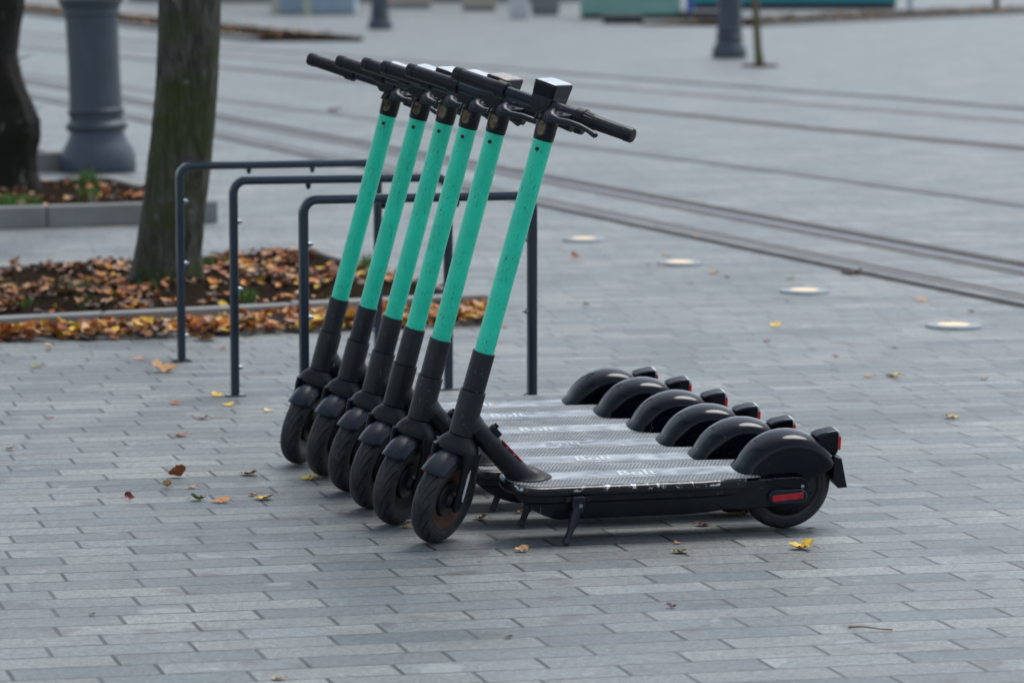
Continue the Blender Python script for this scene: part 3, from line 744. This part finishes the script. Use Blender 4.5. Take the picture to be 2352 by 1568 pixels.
    b = MB(); b.loft(oval(.0285, .0035, .0130, .0205, 1.024, .85)); P_(b, 'headlight', M['headlamp'], nk)
    # block under the bar and display box above it
    B0 = Vector((.055, 0, 1.087))
    b = MB(); b.loft([[(B0.x + x, y, B0.z - .024) for x, y in ((.004, -.022), (.010, -.018), (.010, .018), (.004, .022), (-.05, .024), (-.05, -.024))],
                      [(B0.x + x, y, B0.z - .010) for x, y in ((.012, -.031), (.018, -.027), (.018, .027), (.012, .031), (-.06, .031), (-.06, -.031))],
                      [(B0.x + x, y, B0.z + .022) for x, y in ((.012, -.032), (.018, -.028), (.018, .028), (.012, .032), (-.07, .032), (-.07, -.032))]])
    st_ = P_(b, 'bar_clamp', M['dark_alu'], st=True, bevel=.002)
    for y in (-.013, .013):
        b = MB(); b.tube([(B0.x + .016, y, B0.z + .008), (B0.x + .0195, y, B0.z + .008)], .0055, 14); P_(b, 'screw', M['hub'], st_)
    b = MB(); q = lambda z, k, e=0: [(B0.x - .030 + x * k, y * k, z + (x * -.04)) for x, y in ((.047, -.026), (.042, -.032), (-.040, -.032), (-.047, -.024), (-.047, .024), (-.040, .032), (.042, .032), (.047, .026))]
    b.loft([q(B0.z + .006, .90), q(B0.z + .0225, .985), q(B0.z + .050, 1.05), q(B0.z + .058, 1.05), q(B0.z + .061, 1.0)]); dp = P_(b, 'display_box', M['gloss'], st=True, bevel=.0015)
    b = MB(); b.loft([q(B0.z + .0605, .98), q(B0.z + .0625, .94)]); P_(b, 'screen', M['screen'], dp, bevel=.0006)
    # handlebar
    Z = B0.z; Xb = B0.x
    b = MB(); b.tube([(Xb, -.20, Z), (Xb, .20, Z)], .0150, 24); hb = P_(b, 'handlebar', M['blueish'], st=True)
    for s in (-1, 1):
        y0, y1 = (.275, .140) if s < 0 else (.275, .158)
        b = MB(); b.tube([(Xb, s * y0, Z), (Xb, s * (y0 - .001), Z), (Xb, s * (y0 - .005), Z), (Xb, s * (y0 - .022), Z), (Xb, s * (y0 - .023), Z), (Xb, s * (y1 + .01), Z), (Xb, s * y1, Z)], [.013, .0175, .0195, .0200, .0185, .0190, .0205], 28)
        P_(b, 'grip', M['grip'], hb)
    b = MB(); b.tube([(Xb, -.140, Z), (Xb, -.139, Z), (Xb, -.112, Z), (Xb, -.110, Z)], [.021, .0235, .0235, .021], 28); P_(b, 'collar', M['plastic'], hb)
    b = MB(); b.tube([(Xb, .104, Z), (Xb, .105, Z), (Xb, .124, Z), (Xb, .125, Z)], [.020, .0235, .0235, .021], 28)
    b.tube([(Xb, .125, Z), (Xb, .1255, Z), (Xb, .130, Z), (Xb, .1305, Z)], [.0245, .0255, .0255, .0235], 28); P_(b, 'bell_ring', M['plastic'], hb)
    b = MB(); rings = []
    for y, r in ((.1305, .0232), (.148, .0205), (.158, .0195)):
        rings.append([(Xb + (r + (.0010 if k % 4 < 2 else -.0006)) * math.cos(2 * math.pi * k / 64), y, Z + (r + (.0010 if k % 4 < 2 else -.0006)) * math.sin(2 * math.pi * k / 64)) for k in range(64)])
    b.loft(rings); P_(b, 'ribbed_cone', M['plastic'], hb)
    # brake: flat mount, lever and small lug
    b = MB(); pl = [(Xb + .012, .030), (Xb + .048, .036), (Xb + .052, .052), (Xb + .046, .075), (Xb + .028, .098), (Xb + .008, .104), (Xb - .014, .104), (Xb - .016, .034)]
    b.loft([[(x, y, Z - .010 - max(0, x - Xb) * .45) for x, y in pl], [(x, y, Z + .012 - max(0, x - Xb) * .45) for x, y in pl]])
    b.tube([(Xb, .033, Z), (Xb, .104, Z)], .0195, 24)
    bk = P_(b, 'brake_mount', M['blueish'], st=True, bevel=.002)
    b = MB(); b.tube([(Xb + .022, .046, Z - .004), (Xb + .040, .050, Z - .010), (Xb + .050, .062, Z - .017), (Xb + .054, .085, Z - .018), (Xb + .052, .115, Z - .014), (Xb + .050, .145, Z - .014), (Xb + .048, .172, Z - .018), (Xb + .050, .190, Z - .022), (Xb + .053, .197, Z - .024)],
                     [.011, .014, .0135, .0105, .0095, .0085, .008, .0095, .0085], 16, None, .8); P_(b, 'brake_lever', M['lever'], bk)
    b = MB(); b.tube([(Xb + .026, .070, Z + .0075), (Xb + .026, .070, Z + .0095)], .006, 16); P_(b, 'pivot_screw', M['plastic'], bk)
    b = MB(); b.tube([(Xb - .012, .062, Z - .030), (Xb - .012, .095, Z - .032)], [.0145, .0145], 18); P_(b, 'throttle', M['plastic'], st=True)
    b = MB(); b.tube([(Xb + .03, .032, Z - .004), (Xb + .035, .010, Z - .022), (Xb + .018, -.002, Z - .040), (.02, 0, .99 + .06)], .0032, 8); P_(b, 'cable', M['plastic'], st=True)
    # ---- fork
    b = MB(); rings = []
    def sup(cx, cy, rx, ry, z, e=2.4, n=36):
        return [(cx + rx * abs(math.cos(t)) ** (2 / e) * (1 if math.cos(t) >= 0 else -1), cy + ry * abs(math.sin(t)) ** (2 / e) * (1 if math.sin(t) >= 0 else -1), z) for t in (2 * math.pi * k / n for k in range(n))]
    for z, rx, ry in ((.1785, .0325, .0325), (.177, .0345, .0345), (.172, .0370, .0390), (.164, .0410, .0460), (.154, .0430, .0535), (.142, .0430, .0590), (.134, .0420, .0610)):
        rings.append(sup(0, 0, rx, ry, z, 2.0 if z > .17 else 2.5))
    b.loft(rings)
    for s in (-1, 1):
        rings = [sup(-.002, s * .048, .044, .0135, .140), sup(-.004, s * .0495, .042, .0135, .120), sup(-.004, s * .050, .034, .013, .090), sup(-.002, s * .050, .026, .012, .050), sup(0, s * .049, .0225, .011, .010),
                 sup(0, s * .048, .0215, .010, -.008), sup(0, s * .047, .0165, .009, -.020), sup(0, s * .046, .008, .006, -.026)]
        b.loft(rings)
    fk = P_(b, 'fork', M['plastic'], st=True, angle=50)
    for s in (-1, 1):
        b = MB(); pts = [(.008, .100), (.014, .085), (.013, .040), (.010, .012), (.004, .008), (.003, .030), (.004, .080)]
        b.loft([[(x + .004, s * .0605, z) for x, z in pts], [(x + .004, s * .0635, z) for x, z in pts]]); P_(b, 'side_strip', M['body'], fk, bevel=.0008)
    b = MB(); top = []
    for i in range(15):
        a = R(98) - R(64) * i / 14; r_ = .1405 - .001 * i / 14; wv = .0385 - .001 * (i / 14)
        row = []
        for k in range(13):
            q = (k - 6) / 6; drop = .011 * q * q + .016 * max(0, abs(q) - .6)
            aa = a + R(3) * q * q
            row.append(((r_ - drop) * math.cos(aa), wv * q, (r_ - drop) * math.sin(aa)))
        top.append(row)
    b.loft(top, closed=False); ff = P_(b, 'front_fender', M['blueish'], st=True, angle=60)
    so = ff.modifiers.new('shell', 'SOLIDIFY'); so.thickness = .003
    # ---- front wheel
    fw = empty('front_wheel'); fw.parent = root; fw.matrix_local = ST; steered.append('front_wheel')
    b = MB(); wheel_tyre(b); P_(b, 'tyre', M['tyre'], fw)
    b = MB(); wheel_disc(b, [(.020, .012), (.058, .008), (.070, .014), (.0815, .022), (.0815, -.022), (.070, -.014), (.058, -.008), (.020, -.012)])
    P_(b, 'rim', M['hub'], fw)
    b = MB(); wheel_disc(b, [(.008, .038), (.018, .036), (.024, .024), (.046, .018), (.050, .012), (.050, -.012), (.046, -.018), (.024, -.024), (.018, -.036), (.008, -.038)])
    P_(b, 'hub', M['hub'], fw)
    # ---- kickstand
    b = MB(); kx = .614
    b.box((kx, .0955, .138), (.070, .006, .014)); b.box((kx, .1015, .132), (.036, .014, .030)); b.loft([[(kx - .013, .092, .150), (kx + .013, .092, .150), (kx + .013, .106, .146), (kx - .013, .106, .146)], [(kx - .014, .094, .106), (kx + .014, .094, .106), (kx + .014, .112, .104), (kx - .014, .112, .104)]])
    ks = P_(b, 'kickstand_bracket', M['lever'], bevel=.003)
    for q in (-.029, .029):
        b = MB(); b.tube([(kx + q, .096, .137), (kx + q, .1015, .137)], .0062, 14); P_(b, 'bolt', M['hub'], ks)
    b = MB(); b.tube([(kx - .004, .110, .124), (kx - .004, .1135, .124)], .0055, 12); P_(b, 'pivot_pin', M['zinc'], ks)
    b = MB(); b.tube([(kx + .002, .101, .118), (kx + .008, .106, .100), (kx + .020, .116, .066), (kx + .0205, .1165, .065)], [.013, .013, .0115, .010], 18)
    b.tube([(kx + .018, .115, .070), (kx + .036, .130, .034)], [.0098, .0085], 16); kl = P_(b, 'kickstand', M['lever'])
    b = MB(); b.tube([(kx + .0345, .1285, .038), (kx + .036, .130, .034), (kx + .0395, .133, .0262)], [.0098, .0108, .0100], 16); P_(b, 'rubber_foot', M['tyre'], kl)
    return root, set(steered)

proto, STEERED = make_scooter()
def children(o): return [c for c in bpy.data.objects if c.parent == o]
def copy_tree(o, parent=None):
    c = o.copy(); col.objects.link(c)
    if parent is not None: c.parent = parent
    for ch in kids.get(o.name, []): copy_tree(ch, c)
    return c
kids = {}
for o in list(bpy.data.objects):
    if o.parent: kids.setdefault(o.parent.name, []).append(o)
SC = [ # x, y, heading, lean, steering angle, label
 (0.739, 9.181, 14.8, 9.1, 44.6, 'nearest scooter, white paint chips along its deck edge and a rusty front rim'),
 (0.637, 9.417, 11.4, 8.0, 50.6, 'second nearest scooter of the row, red strip on its fork and brown worn display top'),
 (0.559, 9.697, 11.4, 8.1, 51.5, 'third scooter from the front, its green tube overlapped by the nearer scooter'),
 (0.484, 10.009, 12.1, 8.3, 48.1, 'fourth scooter from the front, standing right behind the overlapped third tube'),
 (0.393, 10.327, 13.0, 9.0, 52.0, 'second farthest scooter of the row, next to the farthest one'),
 (0.301, 10.566, 12.0, 9.0, 54.0, 'farthest scooter of the row, its stem crossing the hoop racks')]
scooters = []
for i, (x, y, ps, ln, ph, lab) in enumerate(SC):
    o = proto if i == 0 else copy_tree(proto)
    scooters.append(o)
for i, (x, y, ps, ln, ph, lab) in enumerate(SC):
    o = scooters[i]
    o.matrix_world = Matrix.Translation((x, y, 0)) @ Matrix.Rotation(math.pi + R(ps), 4, 'Z') @ Matrix.Rotation(-R(ln), 4, 'X')
    tag(o, lab, 'scooter', 'green electric scooters parked in a row')
    for c in children(o):
        if c.name.split('.')[0] in STEERED: c.matrix_local = steer(R(ph))
def part(i, name, sub=None):
    for c in children(scooters[i]):
        if c.name.split('.')[0] == name:
            if not sub: return c
            for d in children(c):
                if d.name.split('.')[0] == sub: return d
def remat(o, m):
    o.material_slots[0].link = 'OBJECT'; o.material_slots[0].material = m
remat(part(0, 'deck', 'deck_rim'), M['rim_chip']); part(0, 'deck', 'deck_rim')['label'] = 'deck edge with white paint chips'
remat(part(0, 'front_wheel', 'rim'), M['rust']); part(0, 'front_wheel', 'rim')['label'] = 'rusty brown rim'
def near_strip(i): return max(children(part(i, 'fork')), key=lambda d: sum(v.co.y for v in d.data.vertices))
remat(near_strip(0), M['clear']); near_strip(0)['label'] = 'worn whitish side strip'
remat(near_strip(1), M['red']); near_strip(1)['label'] = 'red side strip'
remat(part(1, 'display_box', 'screen'), M['screen_worn']); part(1, 'display_box', 'screen')['label'] = 'worn brown display top'
remat(part(3 - 1, 'head_tube'), M['body']); remat(part(2, 'deck', 'lettering'), M['letter_worn'])

# ------------------------------------------------------------------ single leaves and litter on the paving
LEAVES = [  # px, py, width px, colour, label
 (378, 854, 62, 'tan', 'large curled tan leaf in front of the farthest rack leg'),
 (322, 826, 30, 'pink', 'small pinkish leaf left of the farthest rack leg'),
 (85, 844, 28, 'olive', 'olive green leaf at the far left, just before the leaf drift'),
 (113, 795, 18, 'yellow', 'small yellow leaf near the left edge, close to the leaf drift'),
 (110, 806, 18, 'brown', 'small brown leaf touching a yellow one near the leaf drift'),
 (469, 782, 52, 'orange', 'long orange leaf between the farthest and middle rack legs'),
 (511, 802, 20, 'rust', 'small rust-coloured leaf just left of the middle rack leg'),
 (501, 910, 32, 'yellow', 'yellow leaf right beside the foot of the middle rack'),
 (524, 932, 29, 'yellow', 'golden leaf just below the foot of the middle rack'),
 (401, 928, 29, 'rust', 'reddish brown leaf left of the golden leaf by the middle rack'),
 (466, 963, 31, 'red', 'narrow dark red leaf below the middle rack foot'),
 (617, 945, 24, 'pale', 'pale yellow leaf left of the farthest scooter wheel'),
 (415, 1002, 36, 'rust', 'flat reddish leaf in the open paving left of the scooters'),
 (116, 962, 19, 'red', 'tiny dark red leaf alone on the left paving'),
 (23, 1034, 25, 'tan', 'tan leaf at the left edge of the photo'),
 (407, 1097, 52, 'rust', 'large upturned dark red leaf on the left paving'),
 (382, 1121, 29, 'tan', 'cupped tan leaf just below the large dark red leaf'),
 (440, 1121, 24, 'orange', 'small orange-brown leaf right below the large dark red leaf'),
 (571, 1091, 46, 'orange', 'ragged orange leaf above the orange and yellow pair'),
 (296, 1148, 24, 'red', 'small dark red peaked leaf left of the olive folded leaf'),
 (456, 1149, 37, 'olive', 'folded olive green leaf on the left paving'),
 (507, 1154, 42, 'orange', 'flat orange leaf between the olive leaf and the yellow leaf'),
 (584, 1138, 33, 'orange', 'orange leaf lying against the bright yellow one'),
 (606, 1147, 48, 'yellow', 'bright yellow serrated leaf on the left paving'),
 (602, 856, 12, 'dark', 'tiny dark leaf between the middle and nearest rack legs'),
 (710, 1101, 38, 'yellow', 'yellow leaf by the tyre of the second farthest scooter'),
 (1104, 1193, 34, 'tan', 'crumpled tan leaf right of the nearest front tyre'),
 (1190, 1179, 25, 'tan', 'pale brown leaf under the front of the nearest deck'),
 (1198, 1267, 34, 'tan', 'curled tan leaf on the paving left of the nearest kickstand foot'),
 (932, 1212, 26, 'yellow', 'yellow leaf between the two nearest front tyres'),
 (943, 1196, 22, 'rust', 'upright rust-red leaf between the two nearest front tyres'),
 (1102, 1289, 13, 'pink', 'tiny pink leaf in front of the nearest front tyre'),
 (1557, 1249, 18, 'orange', 'small orange-brown leaf under the middle of the nearest deck'),
 (1562, 1270, 42, 'yellow', 'flat yellow leaf with a red stalk in front of the nearest scooter'),
 (1842, 1261, 56, 'yellow', 'large pale yellow curled leaf before the nearest rear wheel'),
 (1617, 1207, 38, 'rust', 'reddish leaf lying under the nearest deck'),
 (1694, 1184, 38, 'olive', 'olive-yellow leaf in shade behind the nearest rear wheel'),
 (1858, 1218, 24, 'pale', 'pale leaf just touching the right of the nearest rear tyre'),
 (1543, 1396, 26, 'dark', 'dark curled leaf in the open foreground, right of centre'),
 (1168, 1466, 22, 'dark', 'dark brown leaf in the foreground at bottom centre'),
 (212, 1413, 20, 'brown', 'brown leaf in the left foreground'),
 (639, 1560, 34, 'tan', 'tan leaf cut by the bottom edge of the photo'),
 (1761, 785, 21, 'orange', 'small orange leaf left on the right-hand paving, below a yellow one'),
 (1919, 821, 19, 'brown', 'small brown leaf in the middle of the right-hand paving'),
 (2057, 801, 17, 'dark', 'small dark leaf below the nearest ground light'),
 (1994, 866, 25, 'orange', 'small orange leaf just left of the bright yellow far leaf'),
 (2052, 866, 40, 'yellow', 'bright yellow leaf in the middle of the right-hand paving'),
 (2260, 873, 20, 'brown', 'brownish leaf near the right edge of the photo'),
 (2186, 960, 38, 'yellow', 'yellow leaf on the paving right of the tail lights'),
 (1780, 749, 30, 'yellow', 'yellow leaf between the two nearest ground lights'),
 (1808, 692, 14, 'orange', 'tiny orange leaf just in front of the second nearest ground light'),
 (1816, 640, 22, 'olive', 'dark olive leaf just behind the second nearest ground light'),
 (1953, 630, 56, 'red', 'long red leaf lying against the near drain channel'),
 (2116, 692, 29, 'orange', 'orange and black leaf behind the nearest ground light'),
 (2232, 717, 19, 'rust', 'small rust leaf right behind the nearest ground light'),
 (2178, 740, 17, 'brown', 'brown leaf touching the back of the nearest ground light'),
 (1320, 594, 26, 'rust', 'upright rust leaf in front of the farthest ground light'),
 (1453, 520, 15, 'brown', 'small brown leaf on the near edge of the drain channel'),
 (1602, 545, 16, 'orange', 'small orange leaf sitting on the drain channel'),
 (1531, 588, 22, 'yellow', 'yellow leaf behind the second farthest ground light'),
 (1489, 610, 12, 'red', 'tiny dark red leaf left of the second farthest ground light'),
 (1522, 614, 18, 'pink', 'pinkish leaf touching the left of the second farthest ground light'),
 (1587, 649, 17, 'pink', 'small pinkish leaf below the second farthest ground light'),
 (1640, 628, 28, 'tan', 'tan leaf right of the second farthest ground light'),
 (1671, 638, 16, 'dark', 'small dark leaf right of the tan one by the ground light'),
 (1347, 700, 20, 'orange', 'orange leaf on the paving right of the nearest green tube'),
 (1148, 917, 22, 'orange', 'orange-pink leaf just behind the scooter decks'),
 (1158, 752, 20, 'orange', 'orange leaf right of the end of the leaf drift'),
 (768, 256, 40, 'pink', 'far blurred pinkish leaf left of the farthest scooter stem'),
]
random.seed(33)
for (px, py, wd, c, lab) in LEAVES:
    p = at(px, py); sc_ = 7800 * (py + 90) / 12087; size = max(.012, wd / sc_ * (.85 if 'up' in lab else 1.05))
    T = empty('leaf', p, random.uniform(-.45, .45) + (math.pi if random.random() < .5 else 0)); tag(T, lab, 'leaf', 'fallen leaves scattered on the paving')
    b = MB(); up = 'up' in lab.split()[0] or 'upturned' in lab or 'upright' in lab or 'peaked' in lab
    st = random.getstate()
    leaf_geo(b, Vector((0, 0, .006 + (size * .22 if up else .0))), size, 0, R(6) if not up else R(20), R(random.uniform(-12, 12)) if not up else R(55), .55 if 'curl' in lab or 'cupped' in lab or 'crumpled' in lab or 'folded' in lab else .30, 0, 10, .75)
    zmin = min(v[2] for v in b.v); b.v = [(x, y, z - zmin + .003) for x, y, z in b.v]
    b.build('blade', M['leaf_' + c], T)
    if wd < 24: continue
    s = MB(); s.tube([(-size * .45, 0, .008), (-size * .58, size * .03, .008), (-size * .70, size * .08, .004)], [.0009, .0008, .0006], 5)
    s.build('stalk', M['leaf_rust'], T)
p0, p1 = at(1948, 1445), at(2050, 1450)
b = MB(); b.tube([(0, 0, .006), Vector(((p1 - p0).length * .3, .004, .008)), Vector(((p1 - p0).length * .7, -.003, .006)), Vector(((p1 - p0).length, 0, .005))], [.003, .0018, .0015, .002], 7)
o = b.build('twig', M['leaf_brown']); o.location = p0; o.rotation_euler = (0, 0, math.atan2(p1.y - p0.y, p1.x - p0.x)); tag(o, 'thin reddish twig lying on the paving at lower right', 'twig')

# ------------------------------------------------------------------ far edge of the square (all strongly out of focus)
def fm(name, c, r=.6): 
    M[name] = simple(name, c, r, 0, .15, .8, geo=True); return M[name]
for n_, c_ in (('wall_beige', (.42, .36, .30)), ('wall_grey', (.20, .21, .22)), ('panel_blue', (.34, .44, .53)), ('panel_cream', (.42, .40, .32)), ('stall_green', (.22, .42, .36)), ('stall_teal', (.02, .33, .38)),
               ('dark_base', (.04, .045, .055)), ('white_box', (.50, .50, .52)), ('blue_post', (.03, .10, .35)), ('roof_dark', (.08, .075, .07)), ('wood_brown', (.12, .07, .04)), ('win', (.03, .04, .05))): fm(n_, c_)
def hut(name, x0, x1, py, h, dep, mat_, label, cat, grp=None, trim='dark_base', roof=True, win=True, skirt=.12):
    A = at(x0, py); B = at(x1, py); L = (B - A).length; T = empty(name, A, math.atan2(B.y - A.y, B.x - A.x)); tag(T, label, cat, grp)
    b = MB(); b.box((L / 2, dep / 2, skirt / 2), (L - .06, dep - .06, skirt)); b.build('plinth', M[trim], T, smooth=False)
    b = MB(); b.box((L / 2, dep / 2, skirt + (h - skirt) / 2), (L, dep, h - skirt)); b.build('wall', M[mat_], T, smooth=False, bevel=.02)
    if roof:
        b = MB(); b.loft([[(-.15, -.25, h), (L + .15, -.25, h), (L + .15, dep + .25, h), (-.15, dep + .25, h)], [(L * .1, dep * .3, h + .5), (L * .9, dep * .3, h + .5), (L * .9, dep * .7, h + .5), (L * .1, dep * .7, h + .5)]]); b.build('roof', M['roof_dark'], T, smooth=False)
    if win:
        b = MB(); b.box((L / 2, -.015, h * .62), (L * .7, .04, h * .3)); b.build('window', M['win'], T, smooth=False)
    return T
hut('kiosk', 622, 815, 34, 2.6, 2.2, 'panel_blue', 'pale blue panelled kiosk at the top, left of the farthest lamp post', 'kiosk', trim='wall_grey', skirt=.04)
for px in (632, 706):
    A = at(px, 35); b = MB(); b.box((0, -.03, 1.3), (.20, .12, 2.6)); o = b.build('kiosk_post', M['panel_cream'], smooth=False, bevel=.01); o.location = A; o['_k'] = 1
ks_ = [o for o in bpy.data.objects if o.name.startswith('kiosk_post')]
kk = [o for o in bpy.data.objects if o.name == 'kiosk'][0]
bpy.context.view_layer.update()
for o in ks_:
    mw = o.matrix_world.copy(); o.parent = kk; o.matrix_world = mw; o.name = 'corner_post'; del o['_k']
def building(x0, x1, py, h, label):
    A = at(x0, py); B = at(x1, py); L = (B - A).length; T = empty('building', A, math.atan2(B.y - A.y, B.x - A.x)); tag(T, label, 'building')
    b = MB(); b.box((L / 2, 6, .25), (L + .1, 12.1, .5)); b.build('plinth', M['wall_grey'], T, smooth=False)
    b = MB(); b.box((L / 2, 6, h / 2 + .25), (L, 12, h - .5)); b.build('wall', M['wall_beige'], T, smooth=False)
    b = MB(); b.loft([[(-.4, -.4, h), (L + .4, -.4, h), (L + .4, 12.4, h), (-.4, 12.4, h)], [(1, 5, h + 3), (L - 1, 5, h + 3), (L - 1, 7, h + 3), (1, 7, h + 3)]]); b.build('roof', M['roof_dark'], T, smooth=False)
    n = int(L // 2.6)
    for fl in range(int(h // 3.2)):
        for k in range(n):
            b = MB(); b.box((L * (k + .5) / n, -.03, 1.9 + fl * 3.2), (1.0, .1, 1.6)); b.build('window', M['win'], T, smooth=False)
building(300, 1330, 4, 10, 'long beige building closing the far side of the square')
hut('bench_block', 880, 990, 21, .5, .6, 'wall_beige', 'low beige block right of the farthest lamp post', 'block', roof=False, win=False, trim='wall_grey')
hut('bench_block', 1060, 1140, 27, .5, .6, 'wall_beige', 'low beige block left of the white block', 'block', roof=False, win=False, trim='wall_grey')
hut('utility_box', 1168, 1213, 46, 1.2, .5, 'white_box', 'white cabinet at the top, right of the handlebars', 'cabinet', roof=False, win=False, trim='white_box')
hut('utility_box', 1220, 1285, 36, 1.3, .5, 'wall_grey', 'grey cabinet beside the white one', 'cabinet', roof=False, win=False, trim='wall_grey')
hut('market_stall', 1335, 1565, 44, 2.5, 2.0, 'stall_green', 'sea-green market stall at the top of the square', 'stall')
hut('market_stall', 1595, 2060, 22, 2.5, 2.5, 'stall_teal', 'long turquoise market stall behind the lamp post', 'stall', skirt=.22)  # raised dark plinth stands in for the shade beneath this stall
A = at(1585, 30); b = MB(); b.tube([(0, 0, 0), (0, 0, 2.4)], .12, 14); o = b.build('post', M['blue_post']); o.location = A; tag(o, 'blue post between the green and turquoise stalls', 'post')
# low dark blocks by the stalls; the turquoise corner one stands in for shade
for (x0, x1, py, lab) in ((1385, 1480, 56, 'low dark block in front of the green stall, left one'), (1560, 1700, 46, 'dark block standing in for shade at the turquoise stall corner')):
    hut('low_dark_block', x0, x1, py, .22, 1.2, 'dark_base', lab, 'stand', roof=False, win=False)
# far kerb with a brown leafy verge at top right, and an ochre verge at top left
def verge(p0, p1, wid, h, label, cols, n, seedv, wts=None):
    A = at(*p0); B = at(*p1); d = (B - A).normalized(); nrm = Vector((-d.y, d.x, 0))
    if nrm.y < 0: nrm = -nrm
    q = [A, B, B + nrm * .18, A + nrm * .18]; b = MB(); b.loft([[(v.x, v.y, 0) for v in q], [(v.x, v.y, h) for v in q]]); tag(b.build('kerb', M['kerb'], smooth=False, bevel=.01), kind='structure')
    q = [A + nrm * .18, B + nrm * .18, B + nrm * wid, A + nrm * wid]; b = MB(); b.loft([[(v.x, v.y, 0) for v in q], [(v.x, v.y, h - .02) for v in q]]); tag(b.build('soil', M['soil'], smooth=False), kind='structure')
    litter('fallen_leaves', q, n, (.06, .12), h - .02, .08, cols, label, seedv, wts)
verge((1760, 62), (2500, 26), 3.2, .08, 'brown and golden fallen leaves on the verge at the top right', ['brown', 'dark', 'tan', 'yellow'], 1700, 51, [5, 5, 1.5, .5])
verge((-120, 14), (575, 97), 2.2, .10, 'ochre leaves heaped along the far kerb at the top left', ['tan', 'pale', 'brown', 'orange'], 800, 52, [6, 2, 4, .8])
for (px, py, lab) in ((2090, 24, 'pale post on the right verge, left of the darker one'), (2288, 24, 'dark teal post on the right verge near the corner')):
    b = MB(); b.lathe([(.09, 0), (.09, 1.0), (.06, 1.04), (.01, 1.05)], 16); o = b.build('bollard', M['panel_blue' if px < 2200 else 'dark_base']); o.location = at(px, py); tag(o, lab, 'bollard', 'posts on the verge')
